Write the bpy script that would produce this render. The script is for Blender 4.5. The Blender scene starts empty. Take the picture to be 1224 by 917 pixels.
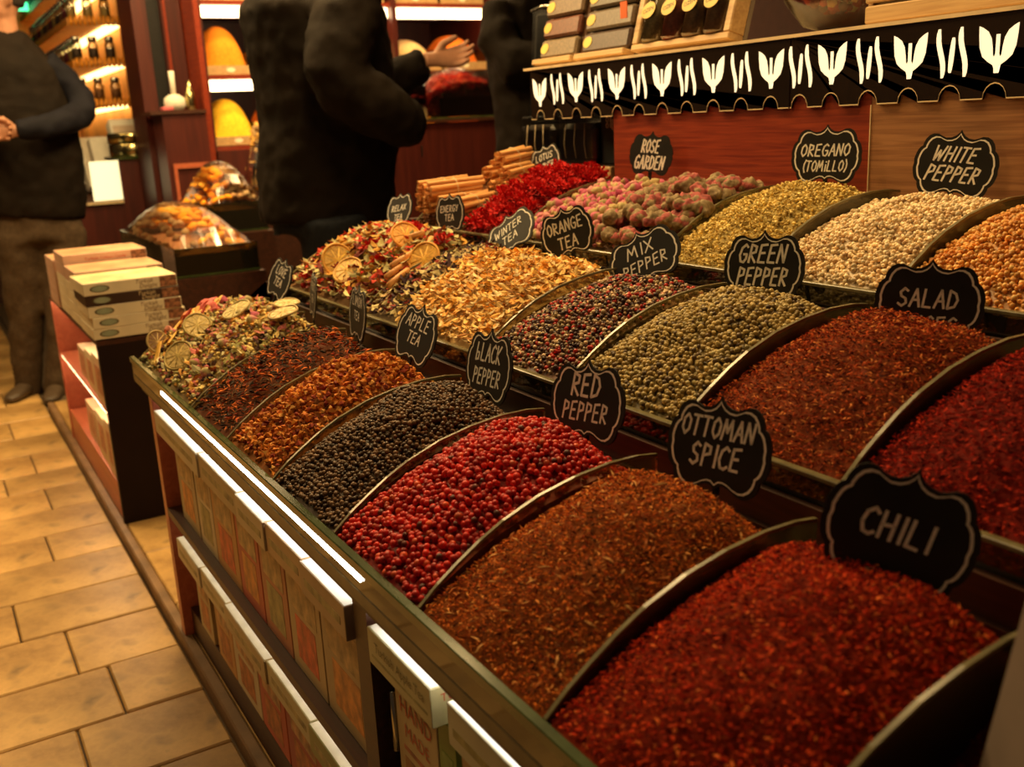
import bpy, bmesh, math, random
import numpy as np
from mathutils import Vector, Matrix, Quaternion
random.seed(7); RNG = np.random.default_rng(7)
PI = math.pi
SC = bpy.context.scene
COL = SC.collection

# ------------------------------------------------------------------ camera
cam_d = bpy.data.cameras.new('camera'); cam = bpy.data.objects.new('camera', cam_d); COL.objects.link(cam)
F_PX, YAW, PIT, ROL = 1195.75, .52472, .25828, -.049035
fw = Vector((math.sin(YAW)*math.cos(PIT), math.cos(YAW)*math.cos(PIT), -math.sin(PIT)))
rt = Vector((math.cos(YAW), -math.sin(YAW), 0)); up = rt.cross(fw)
cr = rt*math.cos(ROL)+up*math.sin(ROL); cu = -rt*math.sin(ROL)+up*math.cos(ROL)
cam.matrix_world = Matrix(((cr.x, cu.x, -fw.x, 0), (cr.y, cu.y, -fw.y, 0), (cr.z, cu.z, -fw.z, 1.0), (0, 0, 0, 1)))
cam_d.sensor_width = 36; cam_d.sensor_fit = 'HORIZONTAL'; cam_d.lens = F_PX/1224*36
cam_d.clip_start = .02; cam_d.clip_end = 60
cam_d.dof.use_dof = True; cam_d.dof.focus_distance = 1.25; cam_d.dof.aperture_fstop = 6.3
SC.camera = cam

# ------------------------------------------------------------------ world, lights, exposure
w = bpy.data.worlds.new('world'); SC.world = w; w.use_nodes = True
w.node_tree.nodes['Background'].inputs[0].default_value = (.9, .55, .3, 1)
w.node_tree.nodes['Background'].inputs[1].default_value = .035
SC.view_settings.view_transform = 'Standard'; SC.view_settings.look = 'None'
SC.view_settings.exposure = 0; SC.view_settings.gamma = 1
WARM = (1, .66, .28)
def area(name, loc, target, sx, sy, power, col=WARM):
    d = bpy.data.lights.new(name, 'AREA'); d.shape = 'RECTANGLE'; d.size = sx; d.size_y = sy; d.energy = power; d.color = col
    o = bpy.data.objects.new(name, d); COL.objects.link(o); o.location = loc
    o.rotation_euler = (Vector(target)-Vector(loc)).to_track_quat('-Z', 'Y').to_euler(); return o
area('lamp_over_stand', (.86, 1.95, 1.95), (.90, 1.45, .75), .35, .7, 17)
area('lamp_over_stand', (1.0, 2.3, 1.9), (.75, 1.6, .7), .3, .5, 7)
area('lamp_over_stand', (.90, .95, 1.85), (.88, .80, .8), .25, .4, 7)
area('light_over_street', (-.35, 1.3, 2.1), (.55, 1.0, .55), .4, .6, 4.5)  # added fill from the street side, brightens sign faces and box fronts
area('light_over_street', (-.30, 3.9, 2.2), (-.05, 3.5, -.1), .6, .9, 34)
area('lamp_over_counter', (.75, 2.9, 2.0), (.66, 3.3, .6), .3, .4, 30)
area('lamp_in_shop', (1.7, 3.7, 2.35), (1.7, 4.6, 1.0), 1.2, .3, 42)
area('lamp_in_shop', (.8, 4.0, 2.35), (.9, 4.6, 1.1), .4, .3, 12)

# ------------------------------------------------------------------ materials
def base_mat(name):
    m = bpy.data.materials.new(name); m.use_nodes = True
    return m, m.node_tree, m.node_tree.nodes['Principled BSDF']
def mat(name, col, rough=.5, metal=0, spec=.5, var=.12, scale=30, bump=0, coat=0):
    m, nt, b = base_mat(name); N = nt.nodes; L = nt.links
    b.inputs['Roughness'].default_value = rough; b.inputs['Metallic'].default_value = metal
    b.inputs['Specular IOR Level'].default_value = spec; b.inputs['Coat Weight'].default_value = coat
    tc = N.new('ShaderNodeTexCoord'); nz = N.new('ShaderNodeTexNoise'); nz.inputs['Scale'].default_value = scale
    nz.inputs['Detail'].default_value = 4
    L.new(tc.outputs['Object'], nz.inputs['Vector'])
    r = N.new('ShaderNodeValToRGB'); L.new(nz.outputs['Fac'], r.inputs[0])
    r.color_ramp.elements[0].position = .3; r.color_ramp.elements[1].position = .7
    r.color_ramp.elements[0].color = tuple(c*(1-var) for c in col)+(1,); r.color_ramp.elements[1].color = tuple(min(1, c*(1+var)) for c in col)+(1,)
    L.new(r.outputs[0], b.inputs['Base Color'])
    if bump:
        bp = N.new('ShaderNodeBump'); bp.inputs['Strength'].default_value = bump; bp.inputs['Distance'].default_value = .003
        L.new(nz.outputs['Fac'], bp.inputs['Height']); L.new(bp.outputs[0], b.inputs['Normal'])
    return m
def wood(name, a, bcol, rough=.4, axis='Y', scale=1.0):
    m, nt, b = base_mat(name); N = nt.nodes; L = nt.links
    tc = N.new('ShaderNodeTexCoord'); mp = N.new('ShaderNodeMapping')
    s = {'Y': (110, 4, 110), 'X': (4, 60, 60), 'Z': (60, 60, 4)}[axis]
    mp.inputs['Scale'].default_value = tuple(q*scale for q in s)
    L.new(tc.outputs['Object'], mp.inputs[0])
    nz = N.new('ShaderNodeTexNoise'); nz.inputs['Scale'].default_value = 1.6; nz.inputs['Detail'].default_value = 6; nz.inputs['Distortion'].default_value = 1.1
    L.new(mp.outputs[0], nz.inputs['Vector'])
    r = N.new('ShaderNodeValToRGB'); r.color_ramp.elements[0].position = .35; r.color_ramp.elements[1].position = .65
    r.color_ramp.elements[0].color = a+(1,); r.color_ramp.elements[1].color = bcol+(1,)
    L.new(nz.outputs['Fac'], r.inputs[0]); L.new(r.outputs[0], b.inputs['Base Color'])
    b.inputs['Roughness'].default_value = rough
    return m
def emit(name, col, s, base=(.8, .8, .8)):
    m, nt, b = base_mat(name); b.inputs['Base Color'].default_value = base+(1,)
    b.inputs['Emission Color'].default_value = col+(1,); b.inputs['Emission Strength'].default_value = s
    return m
def glass(name, tint, gloss=.12, rough=.08, diff=0, dcol=(.1, .1, .08)):
    m = bpy.data.materials.new(name); m.use_nodes = True; nt = m.node_tree; N = nt.nodes; L = nt.links
    for n in list(N):
        if n.type != 'OUTPUT_MATERIAL': N.remove(n)
    out = [n for n in N if n.type == 'OUTPUT_MATERIAL'][0]
    t = N.new('ShaderNodeBsdfTransparent'); t.inputs[0].default_value = tint+(1,)
    g = N.new('ShaderNodeBsdfGlossy'); g.inputs['Roughness'].default_value = rough
    fr = N.new('ShaderNodeFresnel'); fr.inputs[0].default_value = 1.45
    ad = N.new('ShaderNodeMath'); ad.operation = 'ADD'; ad.inputs[1].default_value = gloss-.04; ad.use_clamp = True
    L.new(fr.outputs[0], ad.inputs[0])
    mx = N.new('ShaderNodeMixShader'); L.new(ad.outputs[0], mx.inputs[0]); L.new(t.outputs[0], mx.inputs[1]); L.new(g.outputs[0], mx.inputs[2])
    last = mx
    if diff:
        d = N.new('ShaderNodeBsdfDiffuse'); d.inputs[0].default_value = dcol+(1,)
        m2 = N.new('ShaderNodeMixShader'); m2.inputs[0].default_value = diff; L.new(mx.outputs[0], m2.inputs[1]); L.new(d.outputs[0], m2.inputs[2]); last = m2
    L.new(last.outputs[0], out.inputs[0])
    return m
def attr_mat(name, rough=.6, spec=.4, bump=0, bscale=400, trans=0):
    m, nt, b = base_mat(name); N = nt.nodes; L = nt.links
    a = N.new('ShaderNodeAttribute'); a.attribute_name = 'Col'; L.new(a.outputs['Color'], b.inputs['Base Color'])
    b.inputs['Roughness'].default_value = rough; b.inputs['Specular IOR Level'].default_value = spec
    if bump:
        nz = N.new('ShaderNodeTexNoise'); nz.inputs['Scale'].default_value = bscale
        tc = N.new('ShaderNodeTexCoord'); L.new(tc.outputs['Object'], nz.inputs['Vector'])
        bp = N.new('ShaderNodeBump'); bp.inputs['Strength'].default_value = bump; bp.inputs['Distance'].default_value = .001
        L.new(nz.outputs['Fac'], bp.inputs['Height']); L.new(bp.outputs[0], b.inputs['Normal'])
    return m
M = dict(
 grain=attr_mat('grain', .7, .05), berry=attr_mat('berry', .38, .3, .25, 500), dry=attr_mat('dry', .75, .15, .3, 600),
 stone=None,
 red_wood=wood('red_wood', (.16, .018, .008), (.30, .045, .015), .35, 'Y'),
 brown_wood=wood('brown_wood', (.22, .09, .035), (.36, .17, .07), .4, 'Y'),
 dark_wood=wood('dark_wood', (.035, .012, .006), (.07, .022, .01), .45, 'Y', .5),
 maroon=wood('maroon', (.055, .007, .004), (.085, .012, .006), .45, 'Z', .4),
 red_lac=wood('red_lacquer', (.42, .10, .045), (.52, .14, .065), .4, 'Y', .4),
 pale_wood=wood('pale_wood', (.45, .27, .11), (.6, .4, .18), .5, 'Y', .6),
 olive=mat('olive_rail', (.10, .075, .03), .35, 0, .5, .4, 40),
 glass_edge=mat('glass_edge', (.045, .065, .02), .15, 0, .7, .35, 25),
 edge_pale=mat('divider_edge', (.17, .145, .07), .25, 0, .6, .3, 60),
 divider=glass('divider_glass', (.90, .86, .70), .08, .1, .08, (.30, .26, .12)),
 front_glass=glass('front_glass', (.42, .40, .26), .15, .06, .2, (.06, .05, .02)),
 clear=glass('clear_glass', (.8, .82, .75), .12, .05),
 film=glass('plastic_film', (.93, .92, .88), .10, .18),
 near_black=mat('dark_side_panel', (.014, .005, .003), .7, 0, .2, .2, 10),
 black=mat('matt_black', (.009, .008, .007), .5, 0, .4, .2, 60),
 chalk=mat('chalkboard', (.015, .013, .010), .5, 0, .35, .35, 25, .1),
 chalk_line=mat('chalk_marker', (.92, .88, .78), .7, 0, .2, .08, 200),
 mirror=mat('black_mirror', (.02, .012, .008), .08, .2, .9, .2, 8),
 tulip=emit('backlit_diffuser', (1, .78, .46), .95),
 led=emit('led_white', (1, .90, .74), 14), led_sh=emit('led_shelf', (1, .82, .55), 6),
 led_warm=emit('led_warm', (1, .74, .42), 60),
 gold=mat('cream_edge', (.75, .58, .34), .4),
 skin=mat('skin', (.45, .22, .13), .5, 0, .4, .12, 40),
 hair=mat('hair', (.02, .015, .012), .6),
 jacket=mat('black_jacket', (.010, .0065, .004), .75, 0, .10, .25, 12, .3),
 jacket2=mat('brown_black_jacket', (.012, .008, .005), .75, 0, .12, .25, 12, .3),
 navy=mat('navy_sleeve', (.007, .007, .012), .8, 0, .2, .2, 20),
 jeans=mat('dark_jeans', (.010, .012, .016), .85, 0, .2, .25, 90),
 trousers=mat('olive_trousers', (.07, .045, .025), .85, 0, .2, .2, 60),
 shoe=mat('brown_shoe', (.07, .045, .025), .5),
 cinnamon=wood('cinnamon_bark', (.58, .24, .06), (.85, .45, .15), .6, 'X', 1.5),
 twine=mat('twine', (.75, .6, .35), .8),
 steel=mat('steel', (.6, .58, .5), .25, 1, .5, .1),
 brass=mat('tin_brass', (.55, .45, .2), .22, 1, .5, .15),
 white=mat('white_card', (.75, .72, .62), .6, 0, .3, .06),
 tag=mat('paper_tag', (.85, .78, .55), .7),
)
GREEN_EM = emit('green_sign', (.02, .9, .35), 2.5)

# ------------------------------------------------------------------ object helpers
def tagit(o, label=None, cat=None, group=None, kind=None):
    if label: o['label'] = label
    if cat: o['category'] = cat
    if group: o['group'] = group
    if kind: o['kind'] = kind
    return o
def thing(name, label, cat, loc=(0, 0, 0), rot=(0, 0, 0), group=None):
    o = bpy.data.objects.new(name, None); COL.objects.link(o); o.location = loc; o.rotation_euler = rot
    o.empty_display_size = .02
    return tagit(o, label, cat, group)
def link(name, me, parent=None, loc=None, rot=None):
    o = bpy.data.objects.new(name, me); COL.objects.link(o)
    if parent: o.parent = parent
    if loc is not None: o.location = loc
    if rot is not None: o.rotation_euler = rot
    return o
def copy_tree(o, parent=None):
    c = o.copy(); COL.objects.link(c)
    if parent: c.parent = parent
    for ch in list(o.children): copy_tree(ch, c)
    return c
class MB:
    """collects faces with numpy friendly lists"""
    def __init__(s): s.v = []; s.f = []; s.m = []; s.c = []; s.sm = []
    def add(s, vs, fs, mi=0, col=None, smooth=False):
        o = len(s.v); s.v += [tuple(p) for p in vs]
        for f in fs: s.f.append(tuple(i+o for i in f)); s.m.append(mi); s.sm.append(smooth)
        s.c += [col or (.5, .5, .5)]*len(vs); return s
    def box(s, x0, x1, y0, y1, z0, z1, mi=0, col=None, bev=0):
        if bev <= 0:
            vs = [(x, y, z) for x in (x0, x1) for y in (y0, y1) for z in (z0, z1)]
            return s.add(vs, [(0, 1, 3, 2), (4, 6, 7, 5), (0, 4, 5, 1), (2, 3, 7, 6), (0, 2, 6, 4), (1, 5, 7, 3)], mi, col)
        bm = bmesh.new(); bmesh.ops.create_cube(bm, size=1)
        for v in bm.verts: v.co = Vector(((x0+x1)/2+v.co.x*(x1-x0), (y0+y1)/2+v.co.y*(y1-y0), (z0+z1)/2+v.co.z*(z1-z0)))
        bmesh.ops.bevel(bm, geom=bm.edges[:], offset=bev, segments=1, affect='EDGES')
        bm.verts.index_update(); s.add([v.co[:] for v in bm.verts], [[v.index for v in f.verts] for f in bm.faces], mi, col); bm.free(); return s
    def tube(s, pts, r, n=8, mi=0, col=None, smooth=True, sq=1.0, cap=True, ref=None):
        pts = [Vector(p) for p in pts]; rs = r if isinstance(r, (list, tuple)) else [r]*len(pts)
        vs = []; K = len(pts)
        for i, p in enumerate(pts):
            t = (pts[min(i+1, K-1)]-pts[max(i-1, 0)]).normalized()
            rf = Vector(ref) if ref else (Vector((0, 0, 1)) if abs(t.z) < .9 else Vector((1, 0, 0)))
            a = t.cross(rf).normalized(); b = a.cross(t).normalized()
            ra, rb = rs[i] if isinstance(rs[i], (tuple, list)) else (rs[i], rs[i]*sq)
            for k in range(n):
                th = 2*PI*k/n; vs.append(p+a*(math.cos(th)*ra)+b*(math.sin(th)*rb))
        fs = [(i*n+k, i*n+(k+1) % n, (i+1)*n+(k+1) % n, (i+1)*n+k) for i in range(K-1) for k in range(n)]
        if cap: fs += [tuple(range(n-1, -1, -1)), tuple((K-1)*n+k for k in range(n))]
        return s.add(vs, fs, mi, col, smooth)
    def lathe(s, prof, n=16, c=(0, 0, 0), mi=0, col=None, smooth=True):
        vs = [(c[0]+r*math.cos(2*PI*k/n), c[1]+r*math.sin(2*PI*k/n), c[2]+z) for r, z in prof for k in range(n)]
        K = len(prof)
        fs = [(i*n+k, i*n+(k+1) % n, (i+1)*n+(k+1) % n, (i+1)*n+k) for i in range(K-1) for k in range(n)]
        fs += [tuple(range(n-1, -1, -1)), tuple((K-1)*n+k for k in range(n))]
        return s.add(vs, fs, mi, col, smooth)
    def prism(s, poly, frame, d0, d1, mi=0, mi_side=None, col=None):
        """poly 2-D; frame (o,a,b,n)"""
        o, a, b, n = [Vector(q) for q in frame]; K = len(poly)
        bm = bmesh.new(); f = bm.faces.new([bm.verts.new(o+a*p[0]+b*p[1]+n*d1) for p in poly])
        tri = bmesh.ops.triangulate(bm, faces=[f])['faces']; bm.verts.index_update()
        top = [[v.index for v in q.verts] for q in bm.faces]; vs = [v.co.copy() for v in bm.verts]; bm.free()
        s.add(vs, top, mi, col)
        s.add([v+n*(d0-d1) for v in vs], [t[::-1] for t in top], mi, col)
        s.add(vs+[v+n*(d0-d1) for v in vs], [(i, i+K, (i+1) % K+K, (i+1) % K) for i in range(K)], mi if mi_side is None else mi_side, col)
        return s
    def mesh(s, name, mats, attr=False):
        me = bpy.data.meshes.new(name); me.from_pydata(s.v, [], s.f)
        for m in (mats if isinstance(mats, (list, tuple)) else [mats]): me.materials.append(m)
        me.polygons.foreach_set('material_index', s.m); me.polygons.foreach_set('use_smooth', s.sm)
        if attr:
            a = me.color_attributes.new('Col', 'FLOAT_COLOR', 'POINT')
            a.data.foreach_set('color', np.hstack([np.array(s.c, float), np.ones((len(s.c), 1))]).ravel())
        me.update(); return me
    def build(s, name, mats, parent=None, attr=False, **k):
        return link(name, s.mesh(name, mats, attr), parent, **k)
def np_mesh(name, V, T, C, mats, smooth=True, MI=None):
    me = bpy.data.meshes.new(name); nv, nt = len(V), len(T)
    me.vertices.add(nv); me.vertices.foreach_set('co', V.astype(np.float32).ravel())
    me.loops.add(nt*3); me.loops.foreach_set('vertex_index', T.astype(np.int32).ravel())
    me.polygons.add(nt); me.polygons.foreach_set('loop_start', np.arange(nt, dtype=np.int32)*3)
    me.polygons.foreach_set('loop_total', np.full(nt, 3, np.int32))
    for m in mats: me.materials.append(m)
    me.polygons.foreach_set('use_smooth', np.broadcast_to(np.asarray(smooth), (nt,)).astype(bool).copy())
    me.update(calc_edges=True)
    a = me.color_attributes.new('Col', 'FLOAT_COLOR', 'POINT')
    a.data.foreach_set('color', np.hstack([C, np.ones((nv, 1))]).astype(np.float32).ravel())
    me.validate(); return me
def ico(sub):
    bm = bmesh.new(); bmesh.ops.create_icosphere(bm, subdivisions=sub, radius=.5); bm.verts.index_update()
    v = np.array([q.co[:] for q in bm.verts]); t = np.array([[q.index for q in f.verts] for f in bm.faces]); bm.free(); return v, t
ICO1, ICO2 = ico(1), ico(2)
TETRA = (np.array([(-.5, -.12, 0), (.5, -.05, .05), (.05, .28, .02), (0, 0, .16)]), np.array([(0, 1, 3), (1, 2, 3), (2, 0, 3), (0, 2, 1)]))
OCTA = (np.array([(-.5, 0, 0), (0, -.4, .05), (.5, .05, 0), (.05, .42, -.05), (0, .05, .3), (0, 0, -.3)]),
        np.array([(0, 1, 4), (1, 2, 4), (2, 3, 4), (3, 0, 4), (1, 0, 5), (2, 1, 5), (3, 2, 5), (0, 3, 5)]))
LEAF = (np.array([(-.5, 0, .12), (-.15, -.25, -.02), (-.1, .25, .06), (.2, -.22, 0), (.2, .24, .05), (.5, 0, .18), (0, 0, .10)]),
        np.array([(0, 1, 6), (1, 3, 6), (3, 5, 6), (5, 4, 6), (4, 2, 6), (2, 0, 6)]))
NEEDLE = (np.array([(-.5, 0, .06), (0, -.085, .14), (0, .085, .14), (0, 0, -.03), (.5, .02, 0)]),
          np.array([(0, 1, 2), (0, 3, 1), (0, 2, 3), (4, 2, 1), (4, 1, 3), (4, 3, 2)]))
TEMPL = dict(ball=ICO2, ball1=ICO1, tetra=TETRA, octa=OCTA, leaf=LEAF, needle=NEEDLE)
def scatter(P, templ, size, pal, rotfull=True, tiltmax=.6, jit=.25):
    """grains at points P: returns V,T,C"""
    v, t = TEMPL[templ]; n = len(P)
    ang = RNG.uniform(0, 2*PI, n); tx = RNG.uniform(-1, 1, n)*(PI if rotfull else tiltmax); ty = RNG.uniform(-1, 1, n)*(tiltmax)
    ca, sa, cx, sx, cy, sy = np.cos(ang), np.sin(ang), np.cos(tx), np.sin(tx), np.cos(ty), np.sin(ty)
    Rz = np.zeros((n, 3, 3)); Rz[:, 0, 0] = ca; Rz[:, 0, 1] = -sa; Rz[:, 1, 0] = sa; Rz[:, 1, 1] = ca; Rz[:, 2, 2] = 1
    Rx = np.zeros((n, 3, 3)); Rx[:, 0, 0] = 1; Rx[:, 1, 1] = cx; Rx[:, 1, 2] = -sx; Rx[:, 2, 1] = sx; Rx[:, 2, 2] = cx
    Ry = np.zeros((n, 3, 3)); Ry[:, 1, 1] = 1; Ry[:, 0, 0] = cy; Ry[:, 0, 2] = sy; Ry[:, 2, 0] = -sy; Ry[:, 2, 2] = cy
    R = Rz @ Ry @ Rx
    s = size*RNG.uniform(1-jit, 1+jit, n)
    V = np.einsum('nij,kj->nki', R, v)*s[:, None, None]+P[:, None, :]
    T = t[None]+(np.arange(n)*len(v))[:, None, None]
    cols = np.array([p[:3] for p in pal]); wts = np.array([p[3] for p in pal], float); wts /= wts.sum()
    c = cols[RNG.choice(len(cols), n, p=wts)]*RNG.uniform(.6, 1.35, (n, 1))
    C = np.repeat(c[:, None, :], len(v), 1)
    return V.reshape(-1, 3), T.reshape(-1, 3), C.reshape(-1, 3)

def text_mesh(txt, size, mat_, align='CENTER', shear=0, extrude=0, cap=False):
    cu_ = bpy.data.curves.new('lettering', 'FONT'); cu_.body = txt; cu_.size = size; cu_.align_x = align; cu_.align_y = 'CENTER'
    cu_.shear = shear; cu_.extrude = extrude; cu_.resolution_u = 2
    o = bpy.data.objects.new('lettering', cu_); me = bpy.data.meshes.new_from_object(o)
    bpy.data.objects.remove(o); me.materials.clear(); me.materials.append(mat_); return me
def place_text(txt, size, mat_, parent, o, a, b, n, name='lettering', **k):
    me = text_mesh(txt, size, mat_, **k); ob = link(name, me, parent)
    a, b, n, o = Vector(a), Vector(b), Vector(n), Vector(o)
    ob.matrix_local = Matrix(((a.x, b.x, n.x, o.x), (a.y, b.y, n.y, o.y), (a.z, b.z, n.z, o.z), (0, 0, 0, 1)))
    return ob
# ------------------------------------------------------------------ setting: street paving, kerb, walls
ZS = -.03
def stone_mat():
    m, nt, b = base_mat('travertine'); N = nt.nodes; L = nt.links
    tc = N.new('ShaderNodeTexCoord'); n1 = N.new('ShaderNodeTexNoise'); n1.inputs['Scale'].default_value = 3.5; n1.inputs['Detail'].default_value = 8
    n1.inputs['Roughness'].default_value = .7
    L.new(tc.outputs['Object'], n1.inputs['Vector'])
    oi = N.new('ShaderNodeObjectInfo')
    r = N.new('ShaderNodeValToRGB'); e = r.color_ramp.elements; e[0].position = .32; e[0].color = (.24, .125, .038, 1); e[1].position = .62; e[1].color = (.68, .42, .15, 1)
    L.new(n1.outputs['Fac'], r.inputs[0])
    n2 = N.new('ShaderNodeTexNoise'); n2.inputs['Scale'].default_value = 14; n2.inputs['Detail'].default_value = 6
    L.new(tc.outputs['Object'], n2.inputs['Vector'])
    r2 = N.new('ShaderNodeValToRGB'); r2.color_ramp.elements[0].position = .55; r2.color_ramp.elements[1].position = .72
    r2.color_ramp.elements[0].color = (0, 0, 0, 1); r2.color_ramp.elements[1].color = (.7, .7, .7, 1); L.new(n2.outputs['Fac'], r2.inputs[0])
    mx = N.new('ShaderNodeMix'); mx.data_type = 'RGBA'; L.new(r2.outputs[0], mx.inputs[0]); L.new(r.outputs[0], mx.inputs[6]); mx.inputs[7].default_value = (.10, .06, .03, 1)
    hs = N.new('ShaderNodeHueSaturation'); ma = N.new('ShaderNodeMapRange'); ma.inputs[3].default_value = .8; ma.inputs[4].default_value = 1.12
    L.new(oi.outputs['Random'], ma.inputs[0]); L.new(ma.outputs[0], hs.inputs['Value']); L.new(mx.outputs[2], hs.inputs['Color'])
    L.new(hs.outputs[0], b.inputs['Base Color']); b.inputs['Roughness'].default_value = .42
    bp = N.new('ShaderNodeBump'); bp.inputs['Strength'].default_value = .35; bp.inputs['Distance'].default_value = .004
    L.new(n1.outputs['Fac'], bp.inputs['Height']); L.new(bp.outputs[0], b.inputs['Normal'])
    return m
M['stone'] = stone_mat()
M['kerb'] = mat('kerb_stone', (.22, .125, .06), .55, 0, .4, .35, 9, .4)
M['grout'] = mat('grout', (.10, .065, .035), .9)
M['wall_dark'] = mat('dark_wall', (.06, .02, .012), .7)
floor = tagit(MB().box(-3.2, 3.4, -.6, 7.39, ZS-.06, ZS-.008).build('floor', M['grout']), kind='structure')
# courses of slabs run across the street; joints staggered
cuts = [.8, 1.0, 1.2, 1.4, 1.60, 1.80, 2.003, 2.215, 2.42, 2.632, 2.833, 3.04, 3.25, 3.43, 3.66, 3.9, 4.15, 4.42, 4.7, 5.0, 5.3, 5.7, 6.1, 6.6, 7.38]
first = [.1, .2, .04, .15, .095, .181, .127, .041, -.05, .156, .03, .2, .1, .2, .04, .173, .06, .19, .02, .15, .0, .1, .2, .05]
slabs = 0
for i in range(len(cuts)-1):
    xr = .325; x = first[i]
    edges = [xr, x]
    while edges[-1] > -2.4: edges.append(edges[-1]-random.uniform(.30, .42))
    for a, b2 in zip(edges, edges[1:]):
        if a < -2.0: continue
        z = ZS+random.uniform(-.0018, .0018)
        mb = MB().box(-(a-b2)/2+.002, (a-b2)/2-.002, -(cuts[i+1]-cuts[i])/2+.002, (cuts[i+1]-cuts[i])/2-.002, -.012, 0, bev=.003)
        o = mb.build('paving_stone', M['stone'], floor, loc=((a+b2)/2, (cuts[i]+cuts[i+1])/2, z)); slabs += 1
        o.rotation_euler = (random.uniform(-.002, .002), random.uniform(-.002, .002), 0)
kerb = tagit(MB().box(.327, .349, -.5, 4.25, ZS-.05, .0, 0, bev=.003).build('trim_1', M['kerb']), kind='structure')
slab = tagit(MB().box(.350, 3.3, -.5, 7.38, ZS-.05, -.022).build('floor', M['grout']), kind='structure')
for j, (ya, yb) in enumerate(((1.2, 2.14), (2.14, 2.47), (2.47, 2.95), (2.95, 3.6), (3.6, 4.25))):
    for (xa, xb) in ((.351, .72), (.724, 1.25)):
        MB().box(xa, xb, ya+.002, yb-.002, -.03, -.001 if xa < .5 else -.002, bev=.003).build('paving_stone', M['stone'], slab)
tagit(MB().box(-2.5, 3.4, 7.4, 7.5, ZS, 2.9).build('wall_back', M['wall_dark']), kind='structure')
tagit(MB().box(3.3, 3.4, -.5, 7.39, ZS, 2.9).build('wall_right', M['wall_dark']), kind='structure')
tagit(MB().box(.2, 3.4, -.5, 7.39, 2.9, 2.98).build('ceiling', M['wall_dark']), kind='structure')

# ------------------------------------------------------------------ the spice stand
PROF = [(0, 0), (.02, .017), (.04, .031), (.065, .047), (.09, .060), (.13, .075), (.17, .084), (.21, .089), (.245, .089), (.268, .086)]
ROWX = [.320, .618, .922]; ROWZ = [.586, .697, .791]
YK = [.33+.207*k for k in range(8)]+[1.99]
W = .268
def prof(d): return float(np.interp(d, [p[0] for p in PROF], [p[1] for p in PROF]))
stand = thing('spice_stand', 'three-tier dark wooden market stand with glass fronted bins full of spices', 'stand', (.6, .95, -.001))
def part(name, mb, mats, parent=stand, attr=False, **k):
    o = mb.build(name, mats, None, attr, **k); o.parent = parent
    o.matrix_parent_inverse = Matrix.Translation(parent.location).inverted(); return o
YE = 2.03; YN = -.12
# carcass: end panels, stepped decks, back, plinth
def endpoly(y0, y1):
    mb = MB(); poly = [(.345, 0), (1.24, 0), (1.24, .80), (.90, .80), (.90, .70), (.60, .70), (.60, .60), (.345, .5235)]
    return mb.prism(poly, ((0, y0, 0), (1, 0, 0), (0, 0, 1), (0, 1, 0)), 0, y1-y0)
part('end_panel', endpoly(2.002, 2.03), M['dark_wood'])
part('end_panel', endpoly(-.12, -.10), M['dark_wood'])
part('plinth', MB().box(.352, .372, YN+.02, 2.0, 0, .045), M['dark_wood'])
for r in range(3):
    part('deck', MB().box(ROWX[r]+.004, ROWX[r]+W+.02, YN+.02, 2.0, ROWZ[r]-.062, ROWZ[r]-.052), M['dark_wood'])
part('back_panel', MB().box(.60, .612, YN+.02, 2.0, .05, .64), M['dark_wood'])
part('riser', MB().box(.606, .614, YN+.02, 2.0, .53, .672), M['dark_wood'])
part('riser', MB().box(.905, .913, YN+.02, 2.0, .64, .765), M['dark_wood'])
part('riser', MB().box(1.212, 1.220, YN+.02, 2.0, .74, .862), M['dark_wood'])
part('shelf_board', MB().box(.334, .60, YN+.02, 1.97, .268, .284), M['dark_wood'])
part('shelf_board', MB().box(.352, .60, YN+.02, 2.0, .045, .060), M['dark_wood'])
for y in (.905, -.06):
    part('upright_panel', MB().box(.334, .60, y, y+.038, .045, .5235), M['dark_wood'])
part('upright_panel', MB().box(.334, .60, 1.972, 2.001, 0, .5235), M['red_lac'])
part('front_rail', MB().box(.3165, .3232, YN, YE, .5405, .5535, bev=.0015).box(.3178, .3232, YN, YE, .5365, .5405), M['olive'])
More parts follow.
